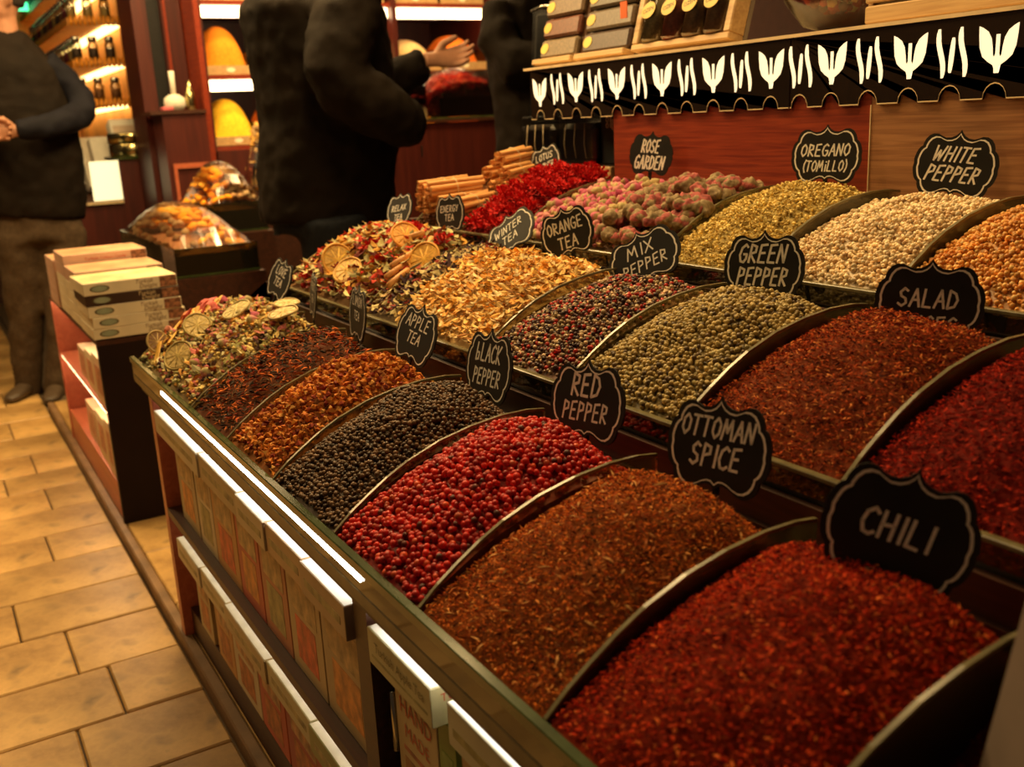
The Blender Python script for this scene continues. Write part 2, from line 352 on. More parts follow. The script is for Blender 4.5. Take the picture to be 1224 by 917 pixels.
# front glasses: a thick green edged strip in front of each row
for r in range(3):
    x, z = ROWX[r], ROWZ[r]; h = (.032, .052, .050)[r]
    part('front_glass', MB().box(x-.003, x+.003, YN+.02, YE, z-h, z-.004), M['front_glass'])
    part('glass_edge', MB().box(x-.004 if r else x-.006, x+.004, YN+.02, YE, z-.004 if r else z-.010, z+.001, bev=.001), M['glass_edge'] if r == 0 else M['edge_pale'])
    ol = (.34, .620, .924)[r]
    if r: part('lower_rail', MB().box(x-.006, x+.004, YN+.02, YE, z-h-.012, z-h, bev=.001), M['olive'])
    # dividers
    ks = list(range(9))
    if r == 1: ks = [0, 1, 2, 3, 4, 6, 8]
    if r == 2: ks = [1, 2, 3, 4, 6, 7, 8]
    for k in ks:
        y = YK[k]; poly = [(p[0]+x+.004, p[1]+z-.001) for p in PROF]+[(x+W, z-.05), (x+.004, z-.05)]
        mb = MB().prism(poly, ((0, y-.0018, 0), (1, 0, 0), (0, 0, 1), (0, 1, 0)), 0, .0036, 0)
        d = part('divider', mb, M['divider'])
        e = MB(); n = len(PROF)
        q = [(p[0]+x+.004, p[1]+z) for p in PROF]
        vs = [(a, yy, b+dz) for a, b in q for yy in (y-.0020, y+.0020) for dz in (-.0022, .0008)]
        fs = []
        for i in range(n-1):
            o = i*4; fs += [(o+1, o+5, o+7, o+3), (o, o+4, o+5, o+1), (o+2, o+3, o+7, o+6), (o, o+2, o+6, o+4)]
        fs += [(0, 1, 3, 2), ((n-1)*4, (n-1)*4+2, (n-1)*4+3, (n-1)*4+1)]
        e.add(vs, fs); eo = e.build('polished_edge', M['edge_pale'] if r else (M['edge_pale'] if k > -1 else M['glass_edge'])); eo.parent = d
# light strips
part('light_strip', MB().box(.3145, .3163, .86, 1.76, .5675, .5730), M['led'])
part('light_strip', MB().box(.349, .358, .96, 1.93, .5205, .5232), M['led'])
part('light_strip', MB().box(.349, .358, .10, .89, .5205, .5232), M['led'])
part('light_strip', MB().box(.354, .362, .10, .89, .2665, .268), M['led_sh'])
part('light_strip', MB().box(.354, .362, .96, 1.93, .2665, .268), M['led_sh'])

# ------------------------------------------------------------------ spice heaps
def heap_z(r, ya, yb, x, y, bump=.025, side=.018):
    """height of a heap in tier r between dividers ya..yb (arrays ok)"""
    d = x-ROWX[r]; s = np.clip(d/W, 0, 1)
    t = np.clip((y-ya)/(yb-ya), 0, 1)
    n = max(1, round((yb-ya)/.207)); sd = 1-np.abs(2*t-1)**(2.4*n)
    z = ROWZ[r]+np.interp(d, [p[0] for p in PROF], [p[1] for p in PROF])
    far = np.clip((t*(yb-ya)-(yb-ya)+.10)/.10, 0, 1)**1.5; near = 1-np.clip(t*(yb-ya)/.05, 0, 1)
    z = z + bump*sd*np.sin(PI*s**1.3)-(side*.95*far+side*.35*near)*np.sin(PI*np.clip(s, 0, 1))-.005
    z = z-np.clip(s-.80, 0, 1)*.19*(1-.2*sd)
    z = z+.004*np.sin(x*61+ya*50)*np.sin(y*47+r)*sd
    return z
def heap(name, label, cat, r, ya, yb, templ, size, dens, pal, m='grain', bump=.025, side=.018, layers=2, flat=False, rough=0, seed=0, lift=.25, extra=(), hfun=None, xmax=1.0):
    ya += .003; yb -= .003; x0 = ROWX[r]+.004; x1 = ROWX[r]+W*xmax-.002
    hf = hfun or (lambda x, y: heap_z(r, ya, yb, x, y, bump, side))
    nx, ny = 26, max(14, int((yb-ya)/.012))
    gx, gy = np.meshgrid(np.linspace(x0, x1, nx), np.linspace(ya, yb, ny), indexing='ij')
    gz = hf(gx, gy)-size*.55
    V = np.stack([gx, gy, gz], -1).reshape(-1, 3)
    I = np.arange(nx*ny).reshape(nx, ny)
    T = np.concatenate([np.stack([I[:-1, :-1], I[1:, :-1], I[1:, 1:]], -1).reshape(-1, 3), np.stack([I[:-1, :-1], I[1:, 1:], I[:-1, 1:]], -1).reshape(-1, 3)])
    # skirt down to the deck
    ring = np.concatenate([I[:, 0], I[-1, 1:], I[-2::-1, -1], I[0, -2:0:-1]])
    sk = V[ring].copy(); sk[:, 2] = ROWZ[r]-.0515; o = len(V); n = len(ring); idx = np.arange(n); nxt = (idx+1) % n
    T = np.concatenate([T, np.stack([ring[idx], o+idx, o+nxt], -1), np.stack([ring[idx], o+nxt, ring[nxt]], -1)])
    V = np.concatenate([V, sk]); avg = sum(np.array(p[:3])*p[3] for p in pal)/sum(p[3] for p in pal)
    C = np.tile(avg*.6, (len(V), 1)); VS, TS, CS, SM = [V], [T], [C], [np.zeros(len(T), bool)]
    off = len(V)
    d = 1/math.sqrt(dens)
    for L_ in range(layers):
        xs = np.arange(x0+d*.4, x1-d*.2, d*.93); ys = np.arange(ya+d*.4, yb-d*.3, d)
        X, Y = np.meshgrid(xs, ys, indexing='ij'); X = X+(L_*.5*d); Y = Y+((np.arange(len(xs)) % 2)[:, None]*.5+L_*.5)*d
        X = (X+RNG.normal(0, d*.20, X.shape)).ravel(); Y = (Y+RNG.normal(0, d*.20, Y.shape)).ravel()
        ok = (Y > ya+size*.35) & (Y < yb-size*.35) & (X < x1-size*.3) & (X > x0+size*.4); X, Y = X[ok], Y[ok]
        if L_ == 0: keep = RNG.random(len(X)) < .93
        else: keep = RNG.random(len(X)) < .55
        X, Y = X[keep], Y[keep]
        Z = hf(X, Y)+(L_*lift+RNG.uniform(-.18, .12, len(X)))*size+rough*RNG.normal(0, 1, len(X))
        v, t, c = scatter(np.stack([X, Y, Z], -1), templ, size, pal, tiltmax=.7 if templ != 'needle' else .5, rotfull=templ in ('ball', 'ball1', 'octa'))
        VS.append(v); TS.append(t+off); CS.append(c); SM.append(np.full(len(t), templ in ('ball', 'ball1'))); off += len(v)
    for (tm, sz, cnt, pl) in extra:
        X = RNG.uniform(x0+sz*.5, x1-sz*.5, cnt); Y = RNG.uniform(ya+sz*.5, yb-sz*.5, cnt); Z = hf(X, Y)+sz*.12
        v, t, c = scatter(np.stack([X, Y, Z], -1), tm, sz, pl, tiltmax=.6, rotfull=tm in ('ball', 'ball1', 'octa'))
        VS.append(v); TS.append(t+off); CS.append(c); SM.append(np.full(len(t), tm in ('ball', 'ball1'))); off += len(v)
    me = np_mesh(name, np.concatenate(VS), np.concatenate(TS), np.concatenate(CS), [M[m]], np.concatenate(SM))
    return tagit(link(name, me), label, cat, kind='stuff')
Y = YK
heap('chili_heap', 'heap of bright red crushed chili in the nearest front bin', 'spice', 0, Y[0], Y[1], 'tetra', .0058, 80000, [(.44, .025, .006, 4), (.60, .06, .012, 3), (.13, .008, .004, 3), (.8, .18, .04, .6)], rough=.0006)
heap('spice_blend_heap', 'heap of orange brown shredded spice behind the OTTOMAN SPICE sign', 'spice', 0, Y[1], Y[2], 'tetra', .0052, 95000, [(.62, .15, .02, 4), (.38, .06, .01, 3), (.10, .03, .01, 2.2), (.85, .36, .09, 1)], rough=.0006, extra=[('needle', .012, 160, [(.6, .3, .1, 1), (.4, .12, .03, 1)])])
heap('red_peppercorn_heap', 'heap of round red peppercorns in the front row', 'spice', 0, Y[2], Y[3], 'ball', .0068, 23500, [(.62, .022, .012, 5), (.46, .012, .008, 4), (.70, .09, .03, 1), (.12, .02, .012, .5)], 'berry', lift=.45)
heap('black_peppercorn_heap', 'heap of dark black peppercorns in the front row', 'spice', 0, Y[3], Y[4], 'ball', .0054, 36000, [(.12, .062, .030, 5), (.20, .105, .05, 3), (.05, .026, .014, 3)], 'berry', lift=.45)
heap('apple_tea_heap', 'heap of orange dried apple tea pieces in the front row', 'tea', 0, Y[4], Y[5], 'octa', .0105, 17000, [(.62, .22, .035, 4), (.45, .12, .02, 3), (.25, .04, .02, 1.6), (.75, .38, .10, 1)], 'dry', rough=.0008, lift=.35)
heap('dark_leaf_tea_heap', 'heap of black and orange leaf tea in the front row beside the fruit slices', 'tea', 0, Y[5], Y[6], 'needle', .0135, 26000, [(.04, .028, .02, 4), (.66, .17, .03, 2.6), (.34, .045, .012, 2), (.13, .065, .025, 2)], 'dry', rough=.0022, lift=.5)
MIXF = [(.66, .50, .18, 4), (.34, .31, .10, 1.2), (.55, .17, .14, 1.6), (.10, .05, .04, 1.6), (.62, .30, .07, 1.6), (.55, .50, .28, 2)]
heap('flower_tea_heap', 'heap of mixed flower tea with fruit slices at the far end of the front row', 'tea', 0, Y[6], Y[8], 'octa', .0105, 14000, MIXF, 'dry', rough=.0014, lift=.4, extra=[('leaf', .022, 230, MIXF), ('ball1', .011, 90, [(.55, .16, .16, 2), (.45, .42, .18, 2), (.06, .03, .04, 1)]), ('needle', .028, 60, [(.7, .42, .10, 2), (.55, .25, .05, 1)])])
heap('sumac_heap', 'heap of deep wine-red ground sumac at the right edge of the middle row', 'spice', 1, Y[0], Y[1], 'tetra', .0062, 70000, [(.32, .014, .006, 4), (.46, .03, .010, 2.4), (.09, .006, .003, 3)], rough=.0006)
heap('sumac_heap', 'dark low remains of red spice in the bin in front of the chili', 'spice', 0, .123, Y[0], 'tetra', .0052, 60000, [(.20, .03, .012, 4), (.12, .02, .01, 3)], rough=.0006, bump=.0, side=.06)
heap('salad_spice_heap', 'heap of dark red brown salad spice flakes between green peppercorns and sumac', 'spice', 1, Y[1], Y[2], 'tetra', .0062, 70000, [(.42, .065, .014, 4), (.20, .025, .008, 3), (.66, .22, .06, 1.4), (.07, .015, .01, 1)], rough=.0008, bump=.018)
heap('green_peppercorn_heap', 'heap of olive green peppercorns in the middle row', 'spice', 1, Y[2], Y[3], 'ball', .0055, 33500, [(.50, .37, .14, 5), (.35, .24, .08, 3), (.12, .075, .035, 1.4), (.48, .39, .17, 1)], 'berry', lift=.45, bump=.016)
heap('mixed_peppercorn_heap', 'heap of red, white and black mixed peppercorns in the middle row', 'spice', 1, Y[3], Y[4], 'ball1', .0057, 31500, [(.06, .028, .026, 4), (.72, .52, .30, 2.2), (.50, .03, .02, 2.2), (.22, .11, .06, 2), (.30, .22, .11, 1.6)], 'berry', lift=.45, bump=.008)
OT = [(.90, .58, .19, 4), (.95, .74, .38, 3), (.82, .40, .09, 2), (.5, .22, .06, .6)]
def orange_h(x, y): return heap_z(1, Y[4], Y[6], x, y, .010, .018)
heap('orange_tea_heap', 'heap of golden orange dried fruit chips behind the APPLE TEA sign', 'tea', 1, Y[4], 1.45, 'leaf', .0135, 19000, OT, 'dry', rough=.0014, lift=.5, hfun=orange_h)
WM = [(.05, .022, .028, 4), (.68, .56, .26, 3), (.30, .04, .025, 1.6), (.5, .34, .16, 2)]
heap('winter_tea_heap', 'heap of dark petals and pale flower tea between the golden chips and the fruit tea', 'tea', 1, 1.445, Y[6]+.01, 'leaf', .0155, 15000, WM, 'dry', rough=.0018, lift=.5, hfun=orange_h)
FM = [(.70, .36, .07, 3), (.55, .05, .025, 2.4), (.16, .03, .022, 2), (.62, .55, .26, 2.6), (.35, .30, .12, 1.4)]
heap('fruit_tea_heap', 'heap of colourful fruit tea with orange slices and red flowers at far end of middle row', 'tea', 1, Y[6], Y[8], 'leaf', .020, 9500, FM, 'dry', rough=.0022, lift=.5, extra=[('ball1', .011, 60, [(.5, .03, .02, 2), (.2, .05, .04, 1)]), ('octa', .014, 160, FM), ('needle', .04, 70, [(.62, .55, .28, 2), (.5, .22, .07, 1)])])
heap('coriander_seed_heap', 'heap of orange seeds at the right end of the back row', 'spice', 2, Y[1], Y[2], 'ball1', .0060, 27500, [(.80, .38, .09, 4), (.62, .24, .05, 3), (.88, .54, .18, 1.6)], 'berry', lift=.45, bump=.012)
heap('white_peppercorn_heap', 'heap of cream white peppercorns in the back row', 'spice', 2, Y[2], Y[3], 'ball1', .0060, 27500, [(.92, .74, .46, 5), (.82, .58, .32, 3), (.50, .30, .14, .6)], 'berry', lift=.45, bump=.002)
heap('oregano_heap', 'heap of yellow green oregano seed in the back row', 'spice', 2, Y[3], Y[4], 'octa', .0072, 27500, [(.74, .56, .19, 5), (.52, .36, .11, 3), (.86, .68, .28, 1.5)], 'grain', lift=.45, bump=.016)
ROSEB = [(.40, .28, .13, 3), (.45, .14, .13, 2), (.22, .14, .07, 2)]
heap('rosebud_bed', 'loose dried petals lying under the rosebuds in the back row', 'flower', 2, Y[4], Y[6], 'octa', .012, 9000, ROSEB, 'dry', bump=-.008)
heap('red_petal_bed', 'loose red petals lying under the crimson dried flowers', 'flower', 2, Y[6], Y[7], 'leaf', .012, 12000, [(.55, .02, .015, 3), (.35, .01, .01, 2)], 'dry', bump=.018)
heap('bark_crumb_bed', 'brown bark crumbs lying under the cinnamon bundles', 'spice', 2, Y[7], Y[8], 'octa', .010, 9000, [(.25, .10, .04, 2), (.12, .05, .02, 1)], 'dry', bump=-.01)

# ------------------------------------------------------------------ flowers, bundles, slices lying on the heaps
def small_mesh(V, T, C, m, name, smooth=True): return np_mesh(name, np.array(V), np.array(T), np.array(C), [M[m]], smooth)
def bud_mesh(i, c1, c2):
    v, t = ICO2; v = v.copy(); z = v[:, 2]
    v[:, :2] *= (1.05-.55*np.clip(z*2, 0, 1)[:, None]); v[:, 2] *= 1.25
    th = np.arctan2(v[:, 1], v[:, 0]); v[:, :2] *= (1+.14*np.sin(3*th+6*z+i))[:, None]
    c = np.where((z > -.12)[:, None], np.array(c1), np.array(c2))
    return small_mesh(v, t, c*RNG.uniform(.8, 1.2, (len(v), 1)), 'dry', 'rosebud')
BUDS = [bud_mesh(0, (.55, .13, .20), (.42, .34, .14)), bud_mesh(1, (.62, .26, .24), (.48, .40, .18)), bud_mesh(2, (.50, .38, .17), (.45, .38, .16)), bud_mesh(3, (.45, .07, .14), (.35, .25, .1))]
def rz2(x, y): return heap_z(2, Y[4], Y[6], x, y, -.008, .018)
pts = []
for layer in range(2):
    for xx in np.arange(.935, 1.18, .0155):
        for yy in np.arange(1.352, 1.562, .0148): pts.append((xx+random.uniform(-.005, .005), yy+random.uniform(-.005, .005), layer))
random.shuffle(pts); pts = sorted(pts, key=lambda p: p[2])[:292]
for i, (x, y, l) in enumerate(pts):
    if y > 1.562: y = 1.56
    o = link('rosebud', BUDS[random.choice([0, 0, 1, 1, 2, 3])]); s = random.uniform(.0135, .0185); o.scale = (s, s, s)
    o.location = (x, y, float(rz2(x, y))+s*(.42+.5*l)); o.rotation_euler = (random.uniform(-1.6, 1.6), random.uniform(-1.6, 1.6), random.uniform(0, 6))
    tagit(o, 'small dried pink rosebud heaped between the red flowers and the rosebud bundles', 'flower', 'dried rosebuds in the back row')
def bundle_mesh(i):
    mb = MB(); n = 26
    rs, ptsb = [], []
    for k in range(n):
        u = k/(n-1); ptsb.append(((u-.5), .07*math.sin(u*5+i), .05*math.cos(u*4+i)))
        rs.append(.25*math.sin(PI*(u*.84+.08))**.6*(1+.16*math.sin(u*17+i*1.7)))
    mb.tube(ptsb, rs, 24)
    V = np.array(mb.v); T = []
    for f in mb.f:
        for q in range(1, len(f)-1): T.append((f[0], f[q], f[q+1]))
    u = V[:, 0]+.5; th = np.arctan2(V[:, 2], V[:, 1])
    fold = .7*np.sin(3*th+9*u+i)+.6*np.sin(8*th-14*u+2*i)+.5*np.sin(5*th+31*u); V[:, 1:] *= (1+.08*fold)[:, None]
    t_ = (.5+.25*fold)[:, None]
    c = np.array((.13, .08, .04))*(1-t_)+np.array((.46, .35, .19))*t_
    pk = (np.sin(u*5+i*2.1+1.3*np.sin(th*2)) > .55) | (u > .86); c = np.where(pk[:, None], np.array((.46, .12, .11))*(.35+t_), c)
    return small_mesh(V, T, c*RNG.uniform(.7, 1.2, (len(V), 1)), 'dry', 'rosebud_bundle', True)
BUN = [bundle_mesh(i) for i in range(4)]
bp = []
for a in range(6):
    for b in range(8):
        x = .948+a*.043+random.uniform(-.006, .006); y = 1.172+b*.026+random.uniform(-.004, .004)
        if y < 1.36: bp.append((x, y, 0))
for a in range(4):
    for b in range(5): 
        x = .97+a*.046+random.uniform(-.008, .008); y = 1.185+b*.030+random.uniform(-.005, .005); bp.append((x, y, 1))
for x, y, l in bp:
    o = link('rosebud_bundle', random.choice(BUN)); s = random.uniform(.044, .056); o.scale = (s, s, s)
    o.location = (min(x, 1.165), y, float(rz2(x, y))+s*.16+l*.013); o.rotation_euler = (random.uniform(-3, 3), random.uniform(-.4, .25), random.gauss(.3, .7))
    tagit(o, 'plump twisted bundle of dried rosebuds in front of the ROSE GARDEN sign', 'flower', 'bundles of dried rosebuds beside the oregano')
def ruffle_mesh(i, c1=(.62, .018, .015), c2=(.38, .008, .010), name='red_flower'):
    V, T, C = [], [], []
    for p in range(16):
        a = p*2.4; tilt = .15+.085*p; L_ = .5-.012*p; o = len(V)
        for q in range(5):
            u = q/4
            for sgn in (-1, 0, 1):
                r = L_*(.15+.85*u)*math.cos(tilt); h = L_*u*math.sin(tilt)+.06*math.sin(sgn*3+p+u*7)
                aa = a+sgn*.36*(.4+.6*u); V.append((r*math.cos(aa), r*math.sin(aa), h)); c = c1 if (p+q+sgn) % 3 else c2
                C.append(tuple(k*random.uniform(.75, 1.25) for k in c))
        for q in range(4):
            for s_ in range(2):
                A = o+q*3+s_; T += [(A, A+1, A+4), (A, A+4, A+3)]
    return small_mesh(V, T, C, 'dry', name, False)
RUF = [ruffle_mesh(i) for i in range(3)]
for layer in range(2):
    for a in range(9):
        for b in range(7):
            if random.random() < .1+.35*layer: continue
            x = .938+a*.028+random.uniform(-.007, .007); y = 1.590+b*.0275+random.uniform(-.007, .007)
            if y > 1.765: continue
            o = link('red_flower', random.choice(RUF)); s = random.uniform(.036, .046); o.scale = (s, s, s*random.uniform(.7, 1.1))
            o.location = (x, y, float(heap_z(2, Y[6], Y[7], x, y, .018))+.005+layer*.010); o.rotation_euler = (random.uniform(-.7, .7), random.uniform(-.7, .7), random.uniform(0, 6))
            tagit(o, 'crumpled dried crimson flower heaped between the rosebuds and the cinnamon', 'flower', 'crimson dried flowers in the back row')
# cinnamon bundles
def cinnamon_bundle():
    t = thing('cinnamon_bundle', 'x', 'spice')
    mb = MB(); ring = []
    L_ = .118; r = .0064
    for k in range(11):     # rolled stick: double scroll seen from its end
        pass
    n = 14; sec = []
    for k in range(n): 
        a = -2.6+5.2*k/(n-1); rr = r*(1-.55*abs(a)/2.6*(1 if a > 0 else .35)); sec.append((rr*math.cos(a)+r*.1, rr*math.sin(a)))
    inner = [(p[0]*.72, p[1]*.72) for p in sec]
    poly = sec+inner[::-1]
    mb.prism(poly, ((-L_/2, 0, 0), (0, 1, 0), (0, 0, 1), (1, 0, 0)), 0, L_)
    me = mb.mesh('stick', M['cinnamon'])
    pos = [(0, 0), (.0129, .001), (-.0129, 0), (.0066, .0113), (-.0066, .0113), (.0066, -.011), (-.0066, -.011)]
    for i, (y, z) in enumerate(pos):
        s = link('stick', me, t, loc=(random.uniform(-.004, .004), y, z), rot=(i*.9, random.uniform(-.03, .03), random.uniform(-.05, .05))); s.scale = (random.uniform(.95, 1.1), 1, 1)
    tie = MB(); 
    tie.tube([(.004*0+.0, .0205*math.cos(a), .0185*math.sin(a)) for a in np.linspace(0, 2*PI, 15)], .0009, 5, cap=False)
    tie.build('tie', M['twine'], t); return t
cb = None
CB = [(.985, 1.825, 0, .35, 0), (.99, 1.875, 0, .12, 0), (.985, 1.925, 0, .05, 0), (.99, 1.968, 0, .1, 0), (1.12, 1.84, 0, .3, 0), (1.12, 1.90, 0, .25, 0),
      (.985, 1.90, 1, -.12, 0), (.985, 1.955, 1, .10, 0), (1.115, 1.865, 1, .55, 0), (1.12, 1.93, 1, .35, 0), (1.13, 1.90, 2, .45, 0)]
for i, (x, y, l, a, lab) in enumerate(CB):
    t = cinnamon_bundle() if i == 0 else copy_tree(cb)
    cb = cb or t
    t.location = (x, y, .812+prof(x-.922)*.55+.030*l); t.rotation_euler = (random.uniform(0, 1), -.06, a)
    tagit(t, 'tied bundle of cinnamon sticks piled at the far left of the back row', 'spice', 'cinnamon stick bundles')
# slices of dried citrus
def slice_thing(name, label, loc, rot, r=.021, col=(.72, .5, .16), rind=(.42, .32, .10), cat='fruit'):
    t = thing(name, label, cat, loc, rot)
    mb = MB(); n = 24
    mb.tube([(r*math.cos(a), r*math.sin(a)*.94, .001*math.sin(3*a)) for a in np.linspace(0, 2*PI, n+1)], r*.085, 6, cap=False)
    mb.build('rind', M.setdefault('rind%s' % (rind,), mat('rind', rind, .6, var=.2)), t)
    pm = M.setdefault('pulp%s' % (col,), mat('pulp', col, .5, var=.3, scale=160, bump=.5))
    seg = MB()
    for k in range(9):
        a0 = 2*PI*k/9+.05; a1 = 2*PI*(k+1)/9-.05
        q = [(.12*r*math.cos((a0+a1)/2), .12*r*math.sin((a0+a1)/2))]+[(.88*r*math.cos(a), .83*r*math.sin(a)) for a in np.linspace(a0, a1, 5)]
        seg.prism(q, ((0, 0, 0), (1, 0, 0), (0, 1, 0), (0, 0, 1)), -.0009, .0009)
    seg.build('pulp', pm, t)
    MB().lathe([(r*.9, -.0005), (r*.9, .0003)], 20).build('membrane', M.setdefault('pith%s' % (rind,), mat('pith', tuple(min(1, c*1.5) for c in rind), .7)), t)
    return t
def on(r, ya, yb, x, y, dz=.004, **k): return (x, y, float(heap_z(r, ya, yb, x, y, **k))+dz)
Z0 = (Y[6], Y[8])
SL = [((.352, 1.76, .021), (.25, -.85, .4), .027, 'lime slice nearest the glass edge at the far end of the front row', (.66, .48, .18), (.42, .32, .10)),
      ((.400, 1.80, .020), (.35, -.70, .9), .025, 'lime slice leaning in the middle of the flower tea', (.62, .46, .16), (.42, .32, .10)),
      ((.352, 1.925, .020), (.5, -1.1, 1.2), .021, 'small dark lime slice at the far left corner of the flower tea', (.25, .14, .06), (.5, .36, .14)),
      ((.505, 1.63, .017), (.1, -.25, 0), .025, 'pale lemon slice lying flat beside the dark leaf tea', (.72, .54, .22), (.45, .32, .12)),
      ((.535, 1.70, .016), (.1, -.1, .5), .023, 'pale lemon slice next to the nearly edge-on sign', (.75, .58, .22), (.5, .36, .14)),
      ((.462, 1.76, .014), (-.1, -.5, .5), .026, 'yellowish lemon slice half buried below the pink apple slices', (.62, .5, .18), (.5, .4, .16))]
for (x, y, dz), rot, r, lab, col, rind in SL: slice_thing('citrus_slice', lab, on(0, *Z0, x, y, dz), rot, r, col, rind)
Z1 = (Y[6], Y[8])
SL2 = [((.745, 1.57, .014), (.2, -1.0, .4), .030, 'round orange slice standing beside the pale flower tea', (.85, .42, .07), (.8, .38, .06)),
       ((.675, 1.80, .014), (.6, -1.1, .9), .032, 'long orange slice seen edge-on near the middle row glass', (.85, .50, .12), (.8, .42, .08)),
       ((.665, 1.73, .012), (.3, -.7, .2), .028, 'curled pale orange slice above the nearly edge-on sign', (.8, .5, .16), (.75, .42, .1)),
       ((.755, 1.66, .014), (.5, -.7, .8), .028, 'orange slice lying behind the short cinnamon sticks', (.85, .38, .06), (.78, .34, .05))]
for (x, y, dz), rot, r, lab, col, rind in SL2: slice_thing('citrus_slice', lab, on(1, *Z1, x, y, dz), rot, r, col, rind)
for i, (x, y) in enumerate(((.80, 1.60), (.795, 1.70), (.82, 1.76), (.665, 1.77), (.72, 1.74), (.70, 1.66), (.64, 1.90))):
    o = link('red_flower', RUF[i % 3]); s = (.046, .046, .040, .038, .042, .036, .034)[i]; o.scale = (s, s, s); o.location = on(1, *Z1, x, y, .006); o.rotation_euler = (.2, -.5, i)
    tagit(o, 'bright red dried flower lying on the fruit tea of the middle row', 'flower', 'red flowers on the fruit tea')
sm = MB().tube([(-.03, 0, 0), (0, .001, 0), (.03, 0, 0)], .0055, 10).mesh('short_cinnamon_stick', M['cinnamon'])
for i, (x, y, a) in enumerate(((.76, 1.655, -.9), (.77, 1.60, .9), (.72, 1.60, .3), (.69, 1.56, .5), (.70, 1.585, .4))):
    o = link('cinnamon_stick', sm, loc=on(1, *Z1, x, y, .010), rot=(0, -.3, a)); tagit(o, 'short loose cinnamon stick lying on the fruit tea', 'spice', 'loose cinnamon sticks on the fruit tea')
# pink apple slices and yellow strips
def curved_slice(name, label, loc, rot, r, col, group=None):
    mb = MB(); n = 12; vs = []
    for k in range(n+1):
        a = -1.3+2.6*k/n
        for rr, z in ((r*.55, .002), (r, .0), (r*.97, .0035), (r*.55, .0045)): vs.append((rr*math.cos(a), rr*math.sin(a), z+.004*math.cos(a*2)))
    fs = [(i*4+j, i*4+(j+1) % 4, (i+1)*4+(j+1) % 4, (i+1)*4+j) for i in range(n) for j in range(4)]+[(0, 1, 2, 3), (n*4+3, n*4+2, n*4+1, n*4)]
    mb.add(vs, fs, smooth=False)
    o = mb.build(name, M.setdefault('fr%s' % (col,), mat('dried_fruit', col, .5, var=.25, scale=60)), loc=loc, rot=rot)
    o.rotation_mode = 'ZYX'
    return tagit(o, label, 'fruit', group)
pk = (.55, .06, .045); og = (.72, .20, .06); yl = (.80, .46, .08); rs_ = (.62, .22, .14)
for i, (x, y, col, r, rot) in enumerate([(.40, 1.90, pk, .030, (-.7, -.9, .6)), (.425, 1.885, pk, .026, (-.5, -.9, 2.2)), (.405, 1.925, og, .024, (-.3, -.9, 1.0)), (.44, 1.935, og, .026, (-.4, -.6, 0)),
        (.445, 1.95, pk, .026, (.1, -.6, .8)), (.455, 1.905, pk, .026, (.1, -.6, 2)), (.43, 1.85, (.7, .12, .09), .026, (.1, -.7, .5)), (.415, 1.865, rs_, .024, (0, -.7, 3)), (.40, 1.965, og, .022, (0, -.75, 4)),
        (.435, 1.965, rs_, .022, (0, -.6, 2.6)), (.375, 1.955, rs_, .02, (-.2, -1, .4))]):
    tagit(curved_slice('apple_slice', None, on(0, *Z0, x, y, .010), rot, r, col, None), 'curved pink or orange dried apple slice on the flower tea', 'fruit', 'dried apple slices on the flower tea')
stm = MB().box(-.03, .03, -.005, .005, -.0015, .0015, bev=.001).mesh('fruit_strip', mat('yellow_peel', yl, .5, var=.25, scale=60))
for i in range(16):
    x = random.uniform(.345, .46); y = random.uniform(1.86, 1.975); o = link('fruit_strip', stm, loc=on(0, *Z0, x, y, .009), rot=(random.uniform(-.5, .5), -.7, random.uniform(.2, 1.3)))
    o.rotation_mode = 'ZYX'; o.scale = (random.uniform(.6, 1.1), 1, 1); tagit(o, 'golden strip of dried peel on the far corner of the flower tea', 'fruit', 'golden peel strips on the flower tea')
for i in range(14):
    x = random.uniform(.36, .56); y = random.uniform(1.60, 1.92); o = link('rosebud', BUDS[i % 2]); s = .017; o.scale = (s, s, s); o.location = on(0, *Z0, x, y, .006); o.rotation_euler = (i, i*2, i)
    tagit(o, 'pink rosebud lying loose on the flower tea of the front row', 'flower', 'loose rosebuds on the flower tea')
